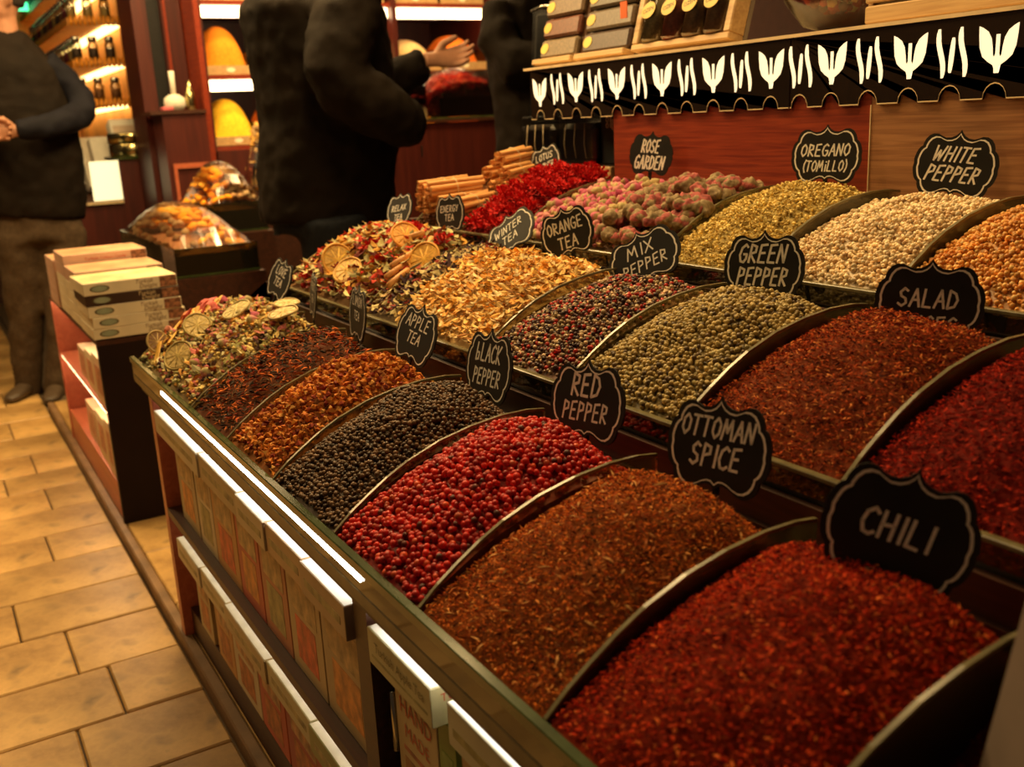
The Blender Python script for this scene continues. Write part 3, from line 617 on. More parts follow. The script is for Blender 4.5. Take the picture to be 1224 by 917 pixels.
# ------------------------------------------------------------------ chalkboard signs
GL = {'A': [[(0, 0), (.3, 1), (.55, 0)], [(.1, .38), (.5, .38)]], 'B': [[(.05, 0), (.05, 1), (.4, .9), (.42, .62), (.05, .52), (.5, .4), (.48, .08), (.05, 0)]],
 'b': [[(.1, 1), (.05, 0), (.4, .05), (.42, .42), (.08, .45)]], 'C': [[(.52, .85), (.35, 1), (.1, .8), (.02, .4), (.15, .06), (.38, 0), (.55, .12)]],
 'D': [[(.05, 0), (.08, 1), (.4, .85), (.55, .5), (.42, .12), (.05, 0)]], 'E': [[(.5, 1), (.08, .96), (.05, .02), (.5, 0)], [(.06, .52), (.42, .54)]],
 'F': [[(.5, 1), (.08, .96), (.05, 0)], [(.06, .52), (.42, .54)]], 'G': [[(.52, .85), (.35, 1), (.1, .8), (.02, .4), (.15, .06), (.38, 0), (.52, .2), (.52, .45), (.3, .45)]],
 'H': [[(.05, 1), (.05, 0)], [(.5, 1), (.5, 0)], [(.05, .5), (.5, .55)]], 'I': [[(.15, 1), (.15, 0)]], 'i': [[(.15, .62), (.15, 0)], [(.15, .86), (.17, .92)]],
 'K': [[(.05, 1), (.05, 0)], [(.5, 1), (.07, .45), (.52, 0)]], 'L': [[(.08, 1), (.05, .02), (.48, 0)]], 'M': [[(0, 0), (.12, 1), (.32, .35), (.55, 1), (.66, 0)]],
 'N': [[(.02, 0), (.08, 1), (.48, .02), (.52, 1)]], 'O': [[(.28, 1), (.06, .75), (.04, .3), (.25, 0), (.5, .25), (.52, .72), (.3, 1)]],
 'P': [[(.06, 0), (.08, 1), (.45, .88), (.46, .58), (.07, .46)]], 'R': [[(.06, 0), (.08, 1), (.45, .88), (.44, .58), (.08, .48), (.52, 0)]],
 'S': [[(.5, .86), (.3, 1), (.08, .78), (.15, .56), (.42, .42), (.48, .18), (.25, 0), (.02, .14)]], 'T': [[(0, 1), (.55, .98)], [(.28, 1), (.25, 0)]],
 'U': [[(.04, 1), (.05, .2), (.25, 0), (.46, .2), (.5, 1)]], 'V': [[(.02, 1), (.25, 0), (.52, 1)]], 'W': [[(0, 1), (.14, 0), (.34, .7), (.5, 0), (.7, 1)]],
 'X': [[(0, 1), (.5, 0)], [(.5, 1), (0, 0)]], 'Y': [[(0, 1), (.26, .5)], [(.52, 1), (.2, 0)]], '(': [[(.25, 1.1), (.08, .7), (.08, .3), (.25, -.1)]], ')': [[(.05, 1.1), (.22, .7), (.22, .3), (.05, -.1)]], ' ': []}
ADV = {'I': .36, 'i': .36, '(': .38, ')': .38, 'M': .84, 'W': .88}
def strokes(mb, txt, cx, cy, h, wid=None, slant=.15, th=.135, ratio=.9):
    adv = [ADV.get(c, .70) for c in txt]; tot = sum(adv); sx = h*ratio
    if wid: sx = wid/tot
    x = cx-tot*sx/2
    for c, a in zip(txt, adv):
        for line in GL[c]:
            pts = []
            P = [Vector((x+p[0]*sx+slant*h*(p[1]-.5), cy+(p[1]-.5)*h)) for p in line]
            t = h*th/2
            for i in range(len(P)-1):
                d = (P[i+1]-P[i]); 
                if d.length < 1e-7: continue
                d.normalize(); n = Vector((-d.y, d.x))*t; e = d*t*.6
                q = [P[i]-e+n, P[i]-e-n, P[i+1]+e-n, P[i+1]+e+n]
                mb.add([(p.x, p.y, .0003) for p in q], [(0, 1, 2, 3)])
        x += a*sx
HALF = [(0, 1.0), (.03, .93), (.10, .84), (.20, .78), (.33, .76), (.43, .80), (.52, .85), (.63, .85), (.73, .79), (.80, .68), (.835, .57), (.84, .50), (.89, .46), (.94, .38), (.975, .26), (1.0, .12), (.985, 0)]
HB = [(.985, 0), (1.0, -.12), (.975, -.26), (.94, -.38), (.89, -.46), (.84, -.50), (.835, -.57), (.80, -.68), (.73, -.79), (.63, -.86), (.52, -.87), (.40, -.82), (.28, -.74), (.17, -.70), (.08, -.71), (.0, -.78)]
RT = HALF+HB[1:]; OUT = RT+[(-x, y) for x, y in RT[-2:0:-1]]
def sign(label, c, yaw, tilt, roll, lines, wd=.111, ht=.090, letter_h=None, slant=.15, width=.62, style=0):
    n0 = Vector((-math.cos(yaw), -math.sin(yaw), 0)); a = Vector((math.sin(yaw), -math.cos(yaw), 0)); z = Vector((0, 0, 1))
    b = z*math.cos(tilt)-n0*math.sin(tilt); n = n0*math.cos(tilt)+z*math.sin(tilt)
    a2 = a*math.cos(roll)-b*math.sin(roll); b2 = b*math.cos(roll)+a*math.sin(roll)
    c = (c[0], c[1], c[2]+.001)
    t = thing('chalkboard_sign', label, 'sign', c)
    t.rotation_euler = Matrix((a2, b2, n)).transposed().to_euler()
    hw, hh = wd/2, ht/2; fr = ((0, 0, 0), (1, 0, 0), (0, 1, 0), (0, 0, 1))
    MB().prism([(x*hw*1.04, y*hh*1.04) for x, y in OUT], fr, -.0022, 0).build('board', M['chalk'], t)
    br = MB(); K = len(OUT); s0, s1 = (.950, .905)
    vs = [(x*hw*s0, y*hh*s0, .0003) for x, y in OUT]+[(x*hw*s1, y*hh*s1, .0003) for x, y in OUT]
    br.add(vs, [(i, i+K, (i+1) % K+K, (i+1) % K) for i in range(K)])
    if style != 1: br.build('border_line', M['chalk_line'], t)
    lt = MB()
    for (txt, y, h, wfrac) in lines: strokes(lt, txt, 0, y*hh, h*hh, wfrac*wd, slant)
    lt.build('lettering', M['chalk_line'] if style != 2 else M['white'], t)
    # thin stake at the back that plants the board in the spice
    MB().box(-.003, .003, -hh*1.5, -hh*.2, -.005, -.0024).build('stake', M['black'], t)
    return t
D = math.radians
sign('black plaque lettered CHILI', (.552, .426, .707), D(38), D(12), D(15), [('CHILI', .05, .42, .50)], .101, .092, slant=.05)
sign('black plaque lettered OTTOMAN SPICE', (.568, .629, .712), D(14), D(12), D(-2), [('OTTOMAN', .40, .40, .74), ('SPICE', -.16, .44, .52)], .102, .089)
sign('black plaque lettered RED PEPPER', (.574, .838, .706), D(8), D(12), D(-5), [('RED', .42, .52, .42), ('PEPPER', -.20, .42, .64)], .108, .090)
sign('black plaque lettered BLACK PEPPER', (.578, 1.056, .703), D(0), D(12), D(-3), [('bLACK', .38, .46, .58), ('PEPPER', -.26, .42, .62)], .108, .094)
sign('black plaque lettered APPLE TEA', (.583, 1.275, .708), D(4), D(20), D(6), [('APPLE', .42, .40, .62), ('TEA', -.10, .36, .36)], .108, .088)
sign('brownish plaque turned nearly edge-on beside the dark leaf tea', (.583, 1.492, .708), D(-8), D(8), D(0), [('LIMON', .45, .34, .6), ('TEA', -.05, .30, .34)], .100, .092)
sign('dark plaque turned nearly edge-on behind the pale lemon slices', (.583, 1.697, .712), D(-14), D(8), D(0), [('FRUIT', .4, .34, .6), ('TEA', -.1, .30, .34)], .092, .084)
sign('black plaque lettered LOVE TEA', (.583, 1.882, .721), D(6), D(22), D(10), [('LOVE', .40, .40, .5), ('TEA', -.12, .36, .40)], .098, .084)
sign('black plaque lettered SALAD with a second word hidden by the dark red heap', (.872, .652, .798), D(33), D(10), D(2), [('SALAD', .10, .42, .58), ('SPICES', -.50, .36, .6)], .101, .086, slant=.08)
sign('black plaque lettered GREEN PEPPER', (.882, .896, .809), D(20), D(8), D(-2), [('GREEN', .38, .50, .62), ('PEPPER', -.26, .48, .66)], .102, .087, slant=.2)
sign('black plaque lettered MIX PEPPER', (.872, 1.119, .801), D(22), D(18), D(-28), [('MIX', .36, .42, .42), ('PEPPER', -.22, .40, .66)], .112, .080)
sign('black plaque lettered ORANGE TEA', (.884, 1.331, .820), D(26), D(8), D(-19), [('ORANGE', .30, .44, .72), ('TEA', -.34, .44, .40)], .094, .082, slant=.05, style=2)
sign('black plaque lettered WINTER TEA', (.884, 1.509, .806), D(12), D(28), D(-38), [('WINTER', .34, .34, .6), ('TEA', -.16, .34, .34)], .108, .082)
sign('black plaque lettered ENERGY TEA', (.895, 1.756, .827), D(12), D(8), D(-6), [('ENERGY', .25, .32, .66), ('TEA', -.20, .32, .34)], .084, .076, slant=.05)
sign('black plaque lettered RELAX TEA', (.895, 1.992, .823), D(14), D(20), D(-10), [('RELAX', .10, .34, .60), ('TEA', -.45, .32, .34)], .080, .072)
sign('black plaque lettered WHITE PEPPER', (1.166, .845, .9125), D(22), D(6), D(6), [('WHITE', .34, .42, .54), ('PEPPER', -.22, .44, .66)], .101, .089, slant=.3)
sign('black plaque lettered OREGANO (TOMILLO)', (1.166, 1.061, .9242), D(24), D(6), D(0), [('OREGANO', .20, .38, .74), ('(TOMiLLO)', -.32, .34, .66)], .100, .088, slant=.15)
sign('black plaque lettered ROSE GARDEN', (1.170, 1.477, .9240), D(22), D(5), D(4), [('ROSE', .38, .56, .44), ('GARDEN', -.34, .58, .72)], .086, .080, slant=.15, style=1)
sign('black plaque lettered LOTUS FLOWER above the crimson flowers', (1.185, 1.858, .905), D(10), D(8), D(-16), [('LOTUS', .34, .34, .60), ('FLOWER', -.18, .34, .60)], .092, .076)

# ------------------------------------------------------------------ partition boards behind the back row
b = thing('partition_board', 'glossy red wood partition board standing behind the back row', 'board', (1.222, 1.35, .84))
part('board', MB().box(1.2025, 1.2105, 1.0130, 1.632, .863, 1.031), M['red_wood'], b)
part('edge_strip', MB().box(1.2010, 1.2022, 1.0122, 1.0136, .87, .995), M['gold'], b)
b = thing('partition_board', 'brown walnut grained partition board behind the white pepper', 'board', (1.222, .7, .84))
part('board', MB().box(1.2025, 1.2105, .30, 1.0122, .863, 1.031), M['brown_wood'], b)
# ------------------------------------------------------------------ the backlit fascia
fas = thing('tulip_fascia', 'black mirrored fascia with backlit tulips above the back row', 'sign', (1.20, 1.3, 1.0))
part('light_box', MB().box(1.212, 1.30, .30, 1.93, 1.032, 1.098), M['dark_wood'], fas)
part('display_shelf', MB().box(1.196, 1.62, .28, 1.95, 1.0995, 1.1045), M['gold'], fas)
ZB, ZT = .9955, 1.0985
TY = [1.889, 1.752, 1.613, 1.477, 1.341, 1.207, 1.084, .948, .818, .690, .560, .43]
def bottom(y0, y1):
    """scalloped lower edge from y0 down to y1"""
    out = []; r = .0165
    cs = sorted(set([round(t, 3) for t in TY]+[round((a+b_)/2, 3) for a, b_ in zip(TY, TY[1:])]), reverse=True)
    for c in cs:
        if c+r > y0 or c-r < y1: continue
        for k in range(9):
            a = PI*k/8; out.append((c+r*math.cos(a), ZB+r*1.15*math.sin(a)))
    return [(y0, ZB)]+out+[(y1, ZB)]
for (ya, yb, lab) in ((1.925, 1.168, None), (1.165, .32, None)):
    bt = bottom(ya, yb); poly = bt+[(yb, ZT), (ya, ZT)]
    part('mirror_panel', MB().prism(poly, ((1.198, 0, 0), (0, 1, 0), (0, 0, 1), (-1, 0, 0)), -.003, 0), M['mirror'], fas)
    mb = MB(); q = bt
    vs = [(1.1975+dx, y, z+dz) for (y, z) in q for dx, dz in ((-.0005, 0), (-.0005, .0016), (.0025, 0))]
    mb.add(vs, [(i*3, (i+1)*3, (i+1)*3+1, i*3+1) for i in range(len(q)-1)]+[(i*3+2, (i+1)*3+2, (i+1)*3, i*3) for i in range(len(q)-1)])
    part('bright_edge', mb, M['gold'], fas)
TL = [(-.40, .46), (-.26, .37), (-.17, .23), (-.13, .05), (-.11, -.12), (-.08, -.17), (-.048, -.10), (-.048, .30)]
TR = [(.5, .5), (.49, .3), (.46, .05), (.38, -.14), (.24, -.25), (.10, -.33), (.06, -.42), (.06, -.5)]
TUL = [(-.5, .5)]+TL+[(-x, z) for x, z in TL[::-1]]+TR+[(-x, z) for x, z in TR[:0:-1]]
FR = ((0, 0, 0), (0, -1, 0), (0, 0, 1), (-1, 0, 0))
tm = MB().prism([(x*.054, z*.058) for x, z in TUL], FR, 0, .0006).mesh('tulip', M['tulip'])
def wav(sg, h, amp, wdt):
    L_ = []; R_ = []
    for k in range(13):
        u = k/12; x = amp*math.sin((u-.5)*2*PI*.75)*sg; ww = wdt*(.45+.55*math.sin(PI*min(1, u*1.0))**.5)
        L_.append((x-ww/2, (u-.5)*h)); R_.append((x+ww/2, (u-.5)*h))
    return MB().prism(L_+R_[::-1], FR, 0, .0006).mesh('wavy_bar', M['tulip'])
wl, wr, wm = wav(-1, .062, .0040, .0078), wav(-1, .062, .0040, .0078), wav(0, .044, .001, .0072)
def fpart(name, me, y, z, rx=0):
    o = link(name, me, fas, loc=(1.1978-fas.location.x, y-fas.location.y, z-fas.location.z), rot=(rx, 0, 0)); return o
for i, y in enumerate(TY[:-1]):
    if i == 0: fpart('tulip', tm, y, 1.052)
    else: fpart('tulip', tm, y, 1.056)
    if i < len(TY)-2:
        m_ = (y+TY[i+1])/2
        fpart('wavy_bar', wl, m_+.0165, 1.056, -.02); fpart('wavy_bar', wm, m_, 1.053, .08); fpart('wavy_bar', wr, m_-.0165, 1.056, -.02)

# ------------------------------------------------------------------ goods on top of the fascia
def leaning_rack(x, y0, y1, cols, lab, cap):
    """flat tray of sachets leaning back on the shelf"""
    t = thing('sachet_tray', lab, 'packet', (x, (y0+y1)/2, 1.105)); t.rotation_euler = (0, D(14), 0)
    hw = (y1-y0)/2
    MB().box(0, .035, -hw, hw, 0, .235, bev=.003).build('backing', cap, t)
    MB().box(-.030, 0, -hw, hw, 0, .012, bev=.002).build('foot_ledge', M['pale_wood'], t)
    for i, c in enumerate(cols):
        z = .016+i*.044; m_ = mat('sachet_spice', tuple(q*.55 for q in c), .35, var=.35, scale=180)
        s = MB().box(-.016, -.0005, -hw+.006, hw-.006, z, z+.040, bev=.005).build('sachet', m_, t)
        ov = MB(); ov.prism([(.015*math.cos(a), .011*math.sin(a)) for a in np.linspace(0, 2*PI, 17)[:-1]], ((-.0165, hw-.024, z+.021), (0, -1, .15), (0, .15, 1), (-1, 0, 0)), 0, .0006)
        ov.build('sticker', OV1 if i else OV2, s)
    return t
OV1 = mat('yellow_sticker', (.62, .42, .05), .4, var=.1); OV2 = mat('yellow_sticker', (.66, .5, .08), .4, var=.1)
leaning_rack(1.255, 1.815, 1.965, [(.35, .25, .14), (.25, .08, .04), (.28, .18, .10), (.22, .10, .06), (.2, .1, .05)], 'leaning tray of spice sachets at the left end of the fascia', mat('brown_card', (.16, .08, .04), .5))
leaning_rack(1.255, 1.632, 1.802, [(.12, .07, .05), (.20, .14, .08), (.13, .10, .06), (.16, .12, .08), (.14, .1, .06)], 'leaning tray of darker sachets with greenish stickers beside the bottle box', mat('dark_card', (.08, .05, .03), .5))
tg = tagit(MB().box(1.222, 1.224, 1.610, 1.630, 1.175, 1.205).build('price_tag', mat('orange_card', (.75, .15, .04), .5)), 'small orange card peeping out beside the bottle box', 'tag')
t = thing('bottle_tray', 'pale wooden tray holding four spice bottles leaning on the fascia shelf', 'tray', (1.262, 1.475, 1.105)); t.rotation_euler = (0, D(16), 0)
MB().box(.0, .008, -.135, .135, 0, .24).build('backing', mat('grey_card', (.25, .2, .15), .5), t)
for y0, y1, z0, z1 in ((-.135, .135, 0, .012), (-.135, -.118, .012, .24), (.118, .135, .012, .24)):
    MB().box(-.035, .0, y0, y1, z0, z1, bev=.002).build('frame', M['pale_wood'], t)
for i, (c, lc) in enumerate((((.75, .62, .42), (.35, .25, .12)), ((.55, .03, .02), (.3, .06, .03)), ((.03, .05, .16), (.28, .14, .06)), ((.03, .22, .06), (.25, .12, .05)))):
    names = ('white', 'red', 'dark blue', 'green')[i]
    bt = thing('spice_bottle', 'clear spice bottle with %s cap in the leaning tray' % names, 'bottle')
    bt.matrix_world = Matrix.Translation(t.location) @ Matrix.Rotation(D(16), 4, 'Y') @ Matrix.Translation((-.019, .088-.058*i, .0135))
    MB().lathe([(.020, 0), (.0245, .004), (.0245, .085), (.022, .092)], 18).build('contents', mat('ground_spice', lc, .6, var=.3, scale=200), bt)
    MB().lathe([(.0215, 0), (.026, .004), (.026, .096), (.0235, .104)], 18).build('glass', M['clear'], bt)
    MB().lathe([(.0255, .1045), (.0255, .138), (.023, .140)], 20).build('cap', mat('cap', c, .35), bt)
    lb = MB().prism([(.019*math.cos(a), .0145*math.sin(a)) for a in np.linspace(0, 2*PI, 21)[:-1]], ((-.0262, 0, .055), (0, -1, .25), (0, .25, 1), (-1, 0, 0)), 0, .0008).build('label', OV1, bt)
    place_text('OZEN', .011, M['black'], lb, (-.0273, 0, .055), (0, -.97, .24), (0, .24, .97), (-1, 0, 0))
t = thing('sweets_bag', 'bulging clear plastic bag of red sweets hanging over the fascia shelf', 'bag', (1.30, 1.165, 1.107))
V_, T_ = ICO2
bm_ = MB(); bm_.lathe([(.02, 0), (.055, .012), (.085, .05), (.10, .10), (.095, .15), (.06, .20), (.03, .22)], 20); bm_.build('film', M['film'], t)
v, tt, c = scatter(np.array([(math.cos(a)*r, math.sin(a)*r, z) for a, r, z in ((random.uniform(0, 6.3), random.uniform(.02, .075)*min(1, .45+zz*6), .015+zz) for zz in np.random.default_rng(3).uniform(0.02, .16, 420))]), 'ball1', .016, [(.35, .05, .03, 3), (.2, .08, .05, 2), (.5, .3, .1, 1)])
tagit(link('sweets', np_mesh('sweets', v, tt, c, [M['grain']], True), t), kind='stuff')
for (y0, y1, z, lab, x) in ((.62, 1.055, 1.106, 'long wooden crate on the right end of the fascia shelf', 1.235),):
    t = thing('wooden_crate', lab, 'crate', (x, (y0+y1)/2, z)); h = (y1-y0)/2
    for k in range(2): MB().box(-.006, .006, -h, h, .002+k*.028, .026+k*.028, bev=.002).build('slat', M['pale_wood'], t)
    MB().box(.3, .312, -h, h, 0, .055, bev=.002).build('slat', M['pale_wood'], t)
    for s in (-1, 1): MB().box(.007, .30, s*h-.006, s*h+.006, 0, .055, bev=.002).build('end_board', M['pale_wood'], t)
    MB().box(.007, .299, -h+.007, h-.007, 0, .008).build('bottom', M['dark_wood'], t)
for i, (y, z) in enumerate(((.98, 0), (.86, 0), (.74, 0))):
    o = thing('dark_packet', ('dark foil packet at the left in the wooden crate', 'dark foil packet in the middle of the wooden crate', 'dark foil packet at the right in the wooden crate')[i], 'packet', (1.28, y, 1.116)); o.rotation_euler = (0, .15, .1*i)
    MB().box(-.01, .16, -.05, .05, 0, .10, bev=.012).build('pouch', mat('dark_foil', (.05, .03, .02), .25, .3), o)
    MB().box(-.0112, -.0102, -.03, .03, .03, .07).build('label', mat('brown_label', (.25, .12, .05), .5), o)
# ------------------------------------------------------------------ black packages left of the red board
t = thing('low_wooden_box', 'low dark wooden box behind the crimson flowers', 'box', (1.29, 1.88, .862))
part('front_board', MB().box(1.224, 1.236, 1.735, 2.10, .862, .897, bev=.001), M['dark_wood'], t)
part('front_board', MB().box(1.224, 1.236, 1.675, 1.733, .862, .897, bev=.001), M['pale_wood'], t)
part('top_board', MB().box(1.2365, 1.50, 1.675, 2.10, .885, .8975), M['dark_wood'], t)
part('box_body', MB().box(1.2365, 1.50, 1.675, 2.10, .862, .8845), M['dark_wood'], t)
t = thing('black_carton', 'black carton with small pale print beside the red board', 'box', (1.285, 1.735, .899))
MB().box(0, .09, -.055, .055, 0, .17, bev=.001).build('carton', M['black'], t)
for k, (y, z, s) in enumerate(((.030, .090, .010), (.030, .078, .010))):
    MB().tube([(-.0012, y+s*.45*math.cos(a), z+s*.45*math.sin(a)) for a in np.linspace(0, 2*PI, 11)], .0008, 4, cap=False).build('print_mark', M['chalk_line'], t)
for k in range(5):
    MB().box(-.0012, -.0002, .018-k*.006, .020-k*.006, .073-.004*(k % 3), .094-.003*k).build('print_mark', M['chalk_line'], t)
def wrap_pack(lab, loc, dims, rot=0):
    t = thing('wrapped_packet', lab, 'packet', loc); t.rotation_euler = (0, 0, rot)
    x, y, z = dims
    MB().box(0, x, -y/2, y/2, 0, z, bev=.012).build('pouch', mat('dark_pouch', (.02, .014, .010), .3, var=.5, scale=20), t)
    MB().box(-.004, x+.004, -y/2-.004, y/2+.004, 0, z+.02, bev=.004).build('film', M['film'], t)
    sl = MB()
    for k in range(3): sl.tube([(-.005, -y/2+y*(.2+.3*k), .01), (-.0052, -y/2+y*(.25+.3*k), z*.5), (-.005, -y/2+y*(.22+.28*k), z)], .0007, 4)
    sl.build('film_fold', M['gold'], t)
wrap_pack('dark pouch in clear film under the left end of the fascia', (1.275, 1.865, .899), (.07, .13, .085))
wrap_pack('dark pouch in clear film at the far left end of the wooden box', (1.27, 2.02, .899), (.06, .12, .085))
t = thing('tall_wrapped_stack', 'tall black film wrapped stack at the left end of the fascia', 'packet', (1.30, 2.03, .985)); t.rotation_euler = (0, D(6), .15)
MB().box(0, .08, -.055, .055, 0, .25, bev=.006).build('stack', M['black'], t)
MB().box(-.006, .086, -.061, .061, 0, .262, bev=.008).build('film', M['film'], t)
MB().tube([(-.006, .06, .255), (-.008, .02, .262), (-.006, -.03, .258)], .003, 6).build('crumpled_rim', M['steel'], t)
# ------------------------------------------------------------------ pale bag at the right edge
t = thing('paper_bag', 'tall greyish paper bag cropped by the right edge beside the chili', 'bag', (.455, .247, .585)); t.rotation_euler = (0, D(9), D(-38))
MB().box(-.03, .03, -.05, .05, 0, .165, bev=.006).build('bag', mat('grey_paper', (.20, .15, .12), .6, var=.12, scale=20), t)
MB().lathe([(.004, 0), (.013, .002), (.014, .03), (.013, .032)], 14, (0, .025, .167)).build('spout', M['black'], t)
# ------------------------------------------------------------------ product boxes in the front shelves
def pbox(name, label, cat, x0, x1, y0, y1, z0, z1, col, deco=None, group=None, text=(), topc=None, oval=None, rot=0):
    c = ((x0+x1)/2, (y0+y1)/2, z0); hx, hy, h = (x1-x0)/2, (y1-y0)/2, z1-z0
    t = thing(name, label, cat, c, (0, 0, rot), group)
    MB().box(-hx, hx, -hy, hy, 0, h, bev=.0008).build('carton', M.setdefault('card%s' % (col,), mat('printed_card', col, .5, var=.12, scale=14)), t)
    if topc: MB().box(-hx+.002, hx-.002, -hy+.002, hy-.002, h-.0002, h+.0004).build('lid', topc, t)  # pale sheet over the box top, strip light painted in
    if deco:
        for (u0, u1, v0, v1, dc) in deco:   # print on the front face (-x): u from far (+y) to near
            MB().box(-hx-.0004, -hx+.0003, hy-2*hy*u1, hy-2*hy*u0, h*v0, h*v1).build('print', M.setdefault('print%s' % (dc,), mat('print', dc, .5, var=.45, scale=50)), t)
    for (s, u, v, size, mt) in text:
        place_text(s, size, mt, t, (-hx-.0008, hy-2*hy*u, h*v), (0, -1, 0), (0, 0, 1), (-1, 0, 0))
    return t
RED_T = mat('red_print', (.50, .05, .02), .5); BRN_T = mat('brown_print', (.22, .12, .05), .5); OL_T = mat('olive_print', (.12, .10, .03), .5)
CR = (.62, .52, .33); CR2 = (.50, .38, .20); PKC = (.55, .11, .06); ORC = (.58, .30, .10); OLV = (.30, .28, .10)
lid = mat('led_whitened_top', (.80, .78, .70), .5)  # box tops whitened: glare of the LED strip put into the colour
# shelf 1, far bay: lying boxes on upright boxes
ly = [(1.925, 1.605), (1.603, 1.38), (1.378, 1.245), (1.243, 1.10), (1.098, .952)]
nm = ['far end', 'second from the far end', 'third from the far end', 'fourth from the far end', 'beside the wooden upright']
for i, (a, b_) in enumerate(ly):
    pbox('lying_box', 'cream tea box lying flat on upper shelf, %s' % nm[i], 'box', .3265+.003*(i % 2), .392, b_, a, .456, .498,
         (CR, CR2, (.58, .45, .26), (.55, .36, .18), (.48, .32, .17))[i], [(.1, .9, .35, .6, (.35, .28, .12))], topc=lid)
up = [(1.90, 1.765), (1.755, 1.645), (1.640, 1.500), (1.495, 1.375), (1.370, 1.250), (1.245, 1.115), (1.110, .960)]
uc = [CR2, CR, ORC, PKC, (.52, .20, .10), (.55, .40, .20), (.50, .36, .18)]
un = ['far end', 'beside the green gap', 'third from the far end', 'pinkish, fourth from the far end', 'pinkish red, with orange print', 'sixth, plain tan', 'beside the wooden upright']
for i, (a, b_) in enumerate(up):
    pbox('upright_box', 'tall tea box standing on the upper shelf, %s' % un[i], 'box', .350, .43, b_, a, .2845, .4555, uc[i],
         [(.12, .88, .55, .85, (.50, .34, .15)), (.2, .8, .12, .5, ((.60, .25, .06), (.35, .30, .12), (.60, .12, .05))[i % 3])],
         text=[('TEA', .5, .9, .018, RED_T if i % 2 else BRN_T)])
    MB  # noqa
# shelf 2
ly2 = [(1.90, 1.73), (1.728, 1.56), (1.558, 1.34), (1.338, 1.15), (1.148, .955)]
for i, (a, b_) in enumerate(ly2):
    pbox('lying_box', 'cream tea box lying flat on lower shelf, %s' % nm[i], 'box', .330+.003*(i % 2), .395, b_, a, .206, .246, (CR, (.60, .5, .3), CR2, (.52, .46, .26), OLV)[i], [(.1, .9, .35, .6, (.35, .28, .12))], topc=lid)
un2 = ['far end', 'beside the dark green box', 'third from the far end', 'reddish pink, fourth from the far end', 'reddish pink, fifth from the far end', 'beside the wooden upright']
up2 = [(1.88, 1.78), (1.745, 1.63), (1.625, 1.48), (1.475, 1.34), (1.335, 1.18), (1.175, .96)]
for i, (a, b_) in enumerate(up2):
    pbox('upright_box', 'tall tea box standing on the lower shelf, %s' % un2[i], 'box', .352, .43, b_, a, .0605, .2055, (CR2, ORC, CR, PKC, (.42, .09, .06), (.5, .3, .15))[i],
         [(.15, .85, .55, .85, (.52, .30, .14)), (.2, .8, .1, .48, (.45, .16, .05))], text=[('TEA', .5, .9, .016, BRN_T)])
# near bay
pbox('tea_box', 'pale green Apple Tea box lying on top in the nearer bay', 'box', .331, .392, .750, .898, .457, .498, (.52, .46, .24), [(.06, .94, .25, .32, (.3, .26, .1))],
     text=[('Turkish Apple Tea', .52, .62, .0155, OL_T)], topc=lid)
tt_ = [o for o in bpy.data.objects if o.get('label') == 'pale green Apple Tea box lying on top in the nearer bay'][0]
place_text('TURKISH', .012, RED_T, tt_, (.004, -.0745, .029), (1, 0, 0), (0, 0, 1), (0, -1, 0)); place_text('Apple Tea', .008, OL_T, tt_, (.002, -.0745, .016), (1, 0, 0), (0, 0, 1), (0, -1, 0))
pbox('tea_box', 'upright box lettered HAND MADE under the Apple Tea box', 'box', .346, .42, .775, .873, .2845, .4560, (.55, .42, .22), [(.15, .85, .08, .45, (.30, .14, .05)), (.15, .85, .50, .53, (.35, .1, .05))],
     text=[('HAND', .5, .80, .026, RED_T), ('MADE', .5, .64, .022, RED_T)])
pbox('tea_box', 'second pale box lying nearer than the Apple Tea box', 'box', .334, .395, .560, .722, .457, .500, (.56, .52, .34), [(.06, .94, .3, .5, (.35, .3, .12))], topc=lid)
pbox('tea_box', 'upright box with green side beside the HAND MADE box', 'box', .346, .42, .735, .772, .2845, .4560, (.22, .32, .06), [(.2, .8, .2, .8, (.2, .3, .08))])
for i, (a, b_) in enumerate(((.728, .60), (.595, .46))):
    pbox('tea_box', ('upright tan box at the bottom edge under the second pale box', 'upright tan box nearest the camera')[i], 'box', .348, .42, b_, a, .2845, .4560, (.5, .33, .16), [(.15, .85, .1, .8, (.45, .16, .05))])
bt = tagit(MB().tube([(.350, .888, .42), (.350, .889, .38), (.349, .887, .35)], .004, 8).build('plastic_tassel', M['steel']), 'crinkled plastic strip hanging beside the Apple Tea box', 'wrapper'); 
# ------------------------------------------------------------------ low cabinet with the boxes of sweets
cab = thing('display_cabinet', 'low dark wooden cabinet with lit shelves beyond the spice stand', 'cabinet', (.55, 3.2, 0))
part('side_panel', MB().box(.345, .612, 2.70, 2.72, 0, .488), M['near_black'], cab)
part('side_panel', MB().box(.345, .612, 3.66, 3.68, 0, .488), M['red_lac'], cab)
part('top_panel', MB().box(.345, .612, 2.70, 3.68, .4885, .500), M['dark_wood'], cab)
part('back_panel', MB().box(.60, .61, 2.72, 3.66, .02, .488), M['red_lac'], cab)
part('shelf_panel', MB().box(.349, .60, 2.72, 3.66, .298, .306), M['red_lac'], cab)
part('shelf_panel', MB().box(.349, .60, 2.72, 3.66, .090, .102), M['red_lac'], cab)
part('kick_panel', MB().box(.349, .36, 2.72, 3.66, 0, .0895), M['red_lac'], cab)
part('light_strip', MB().box(.347, .352, 2.74, 3.64, .4870, .4882), M['led_warm'], cab)
part('light_strip', MB().box(.3495, .354, 2.74, 3.64, .2966, .2978), M['led_warm'], cab)
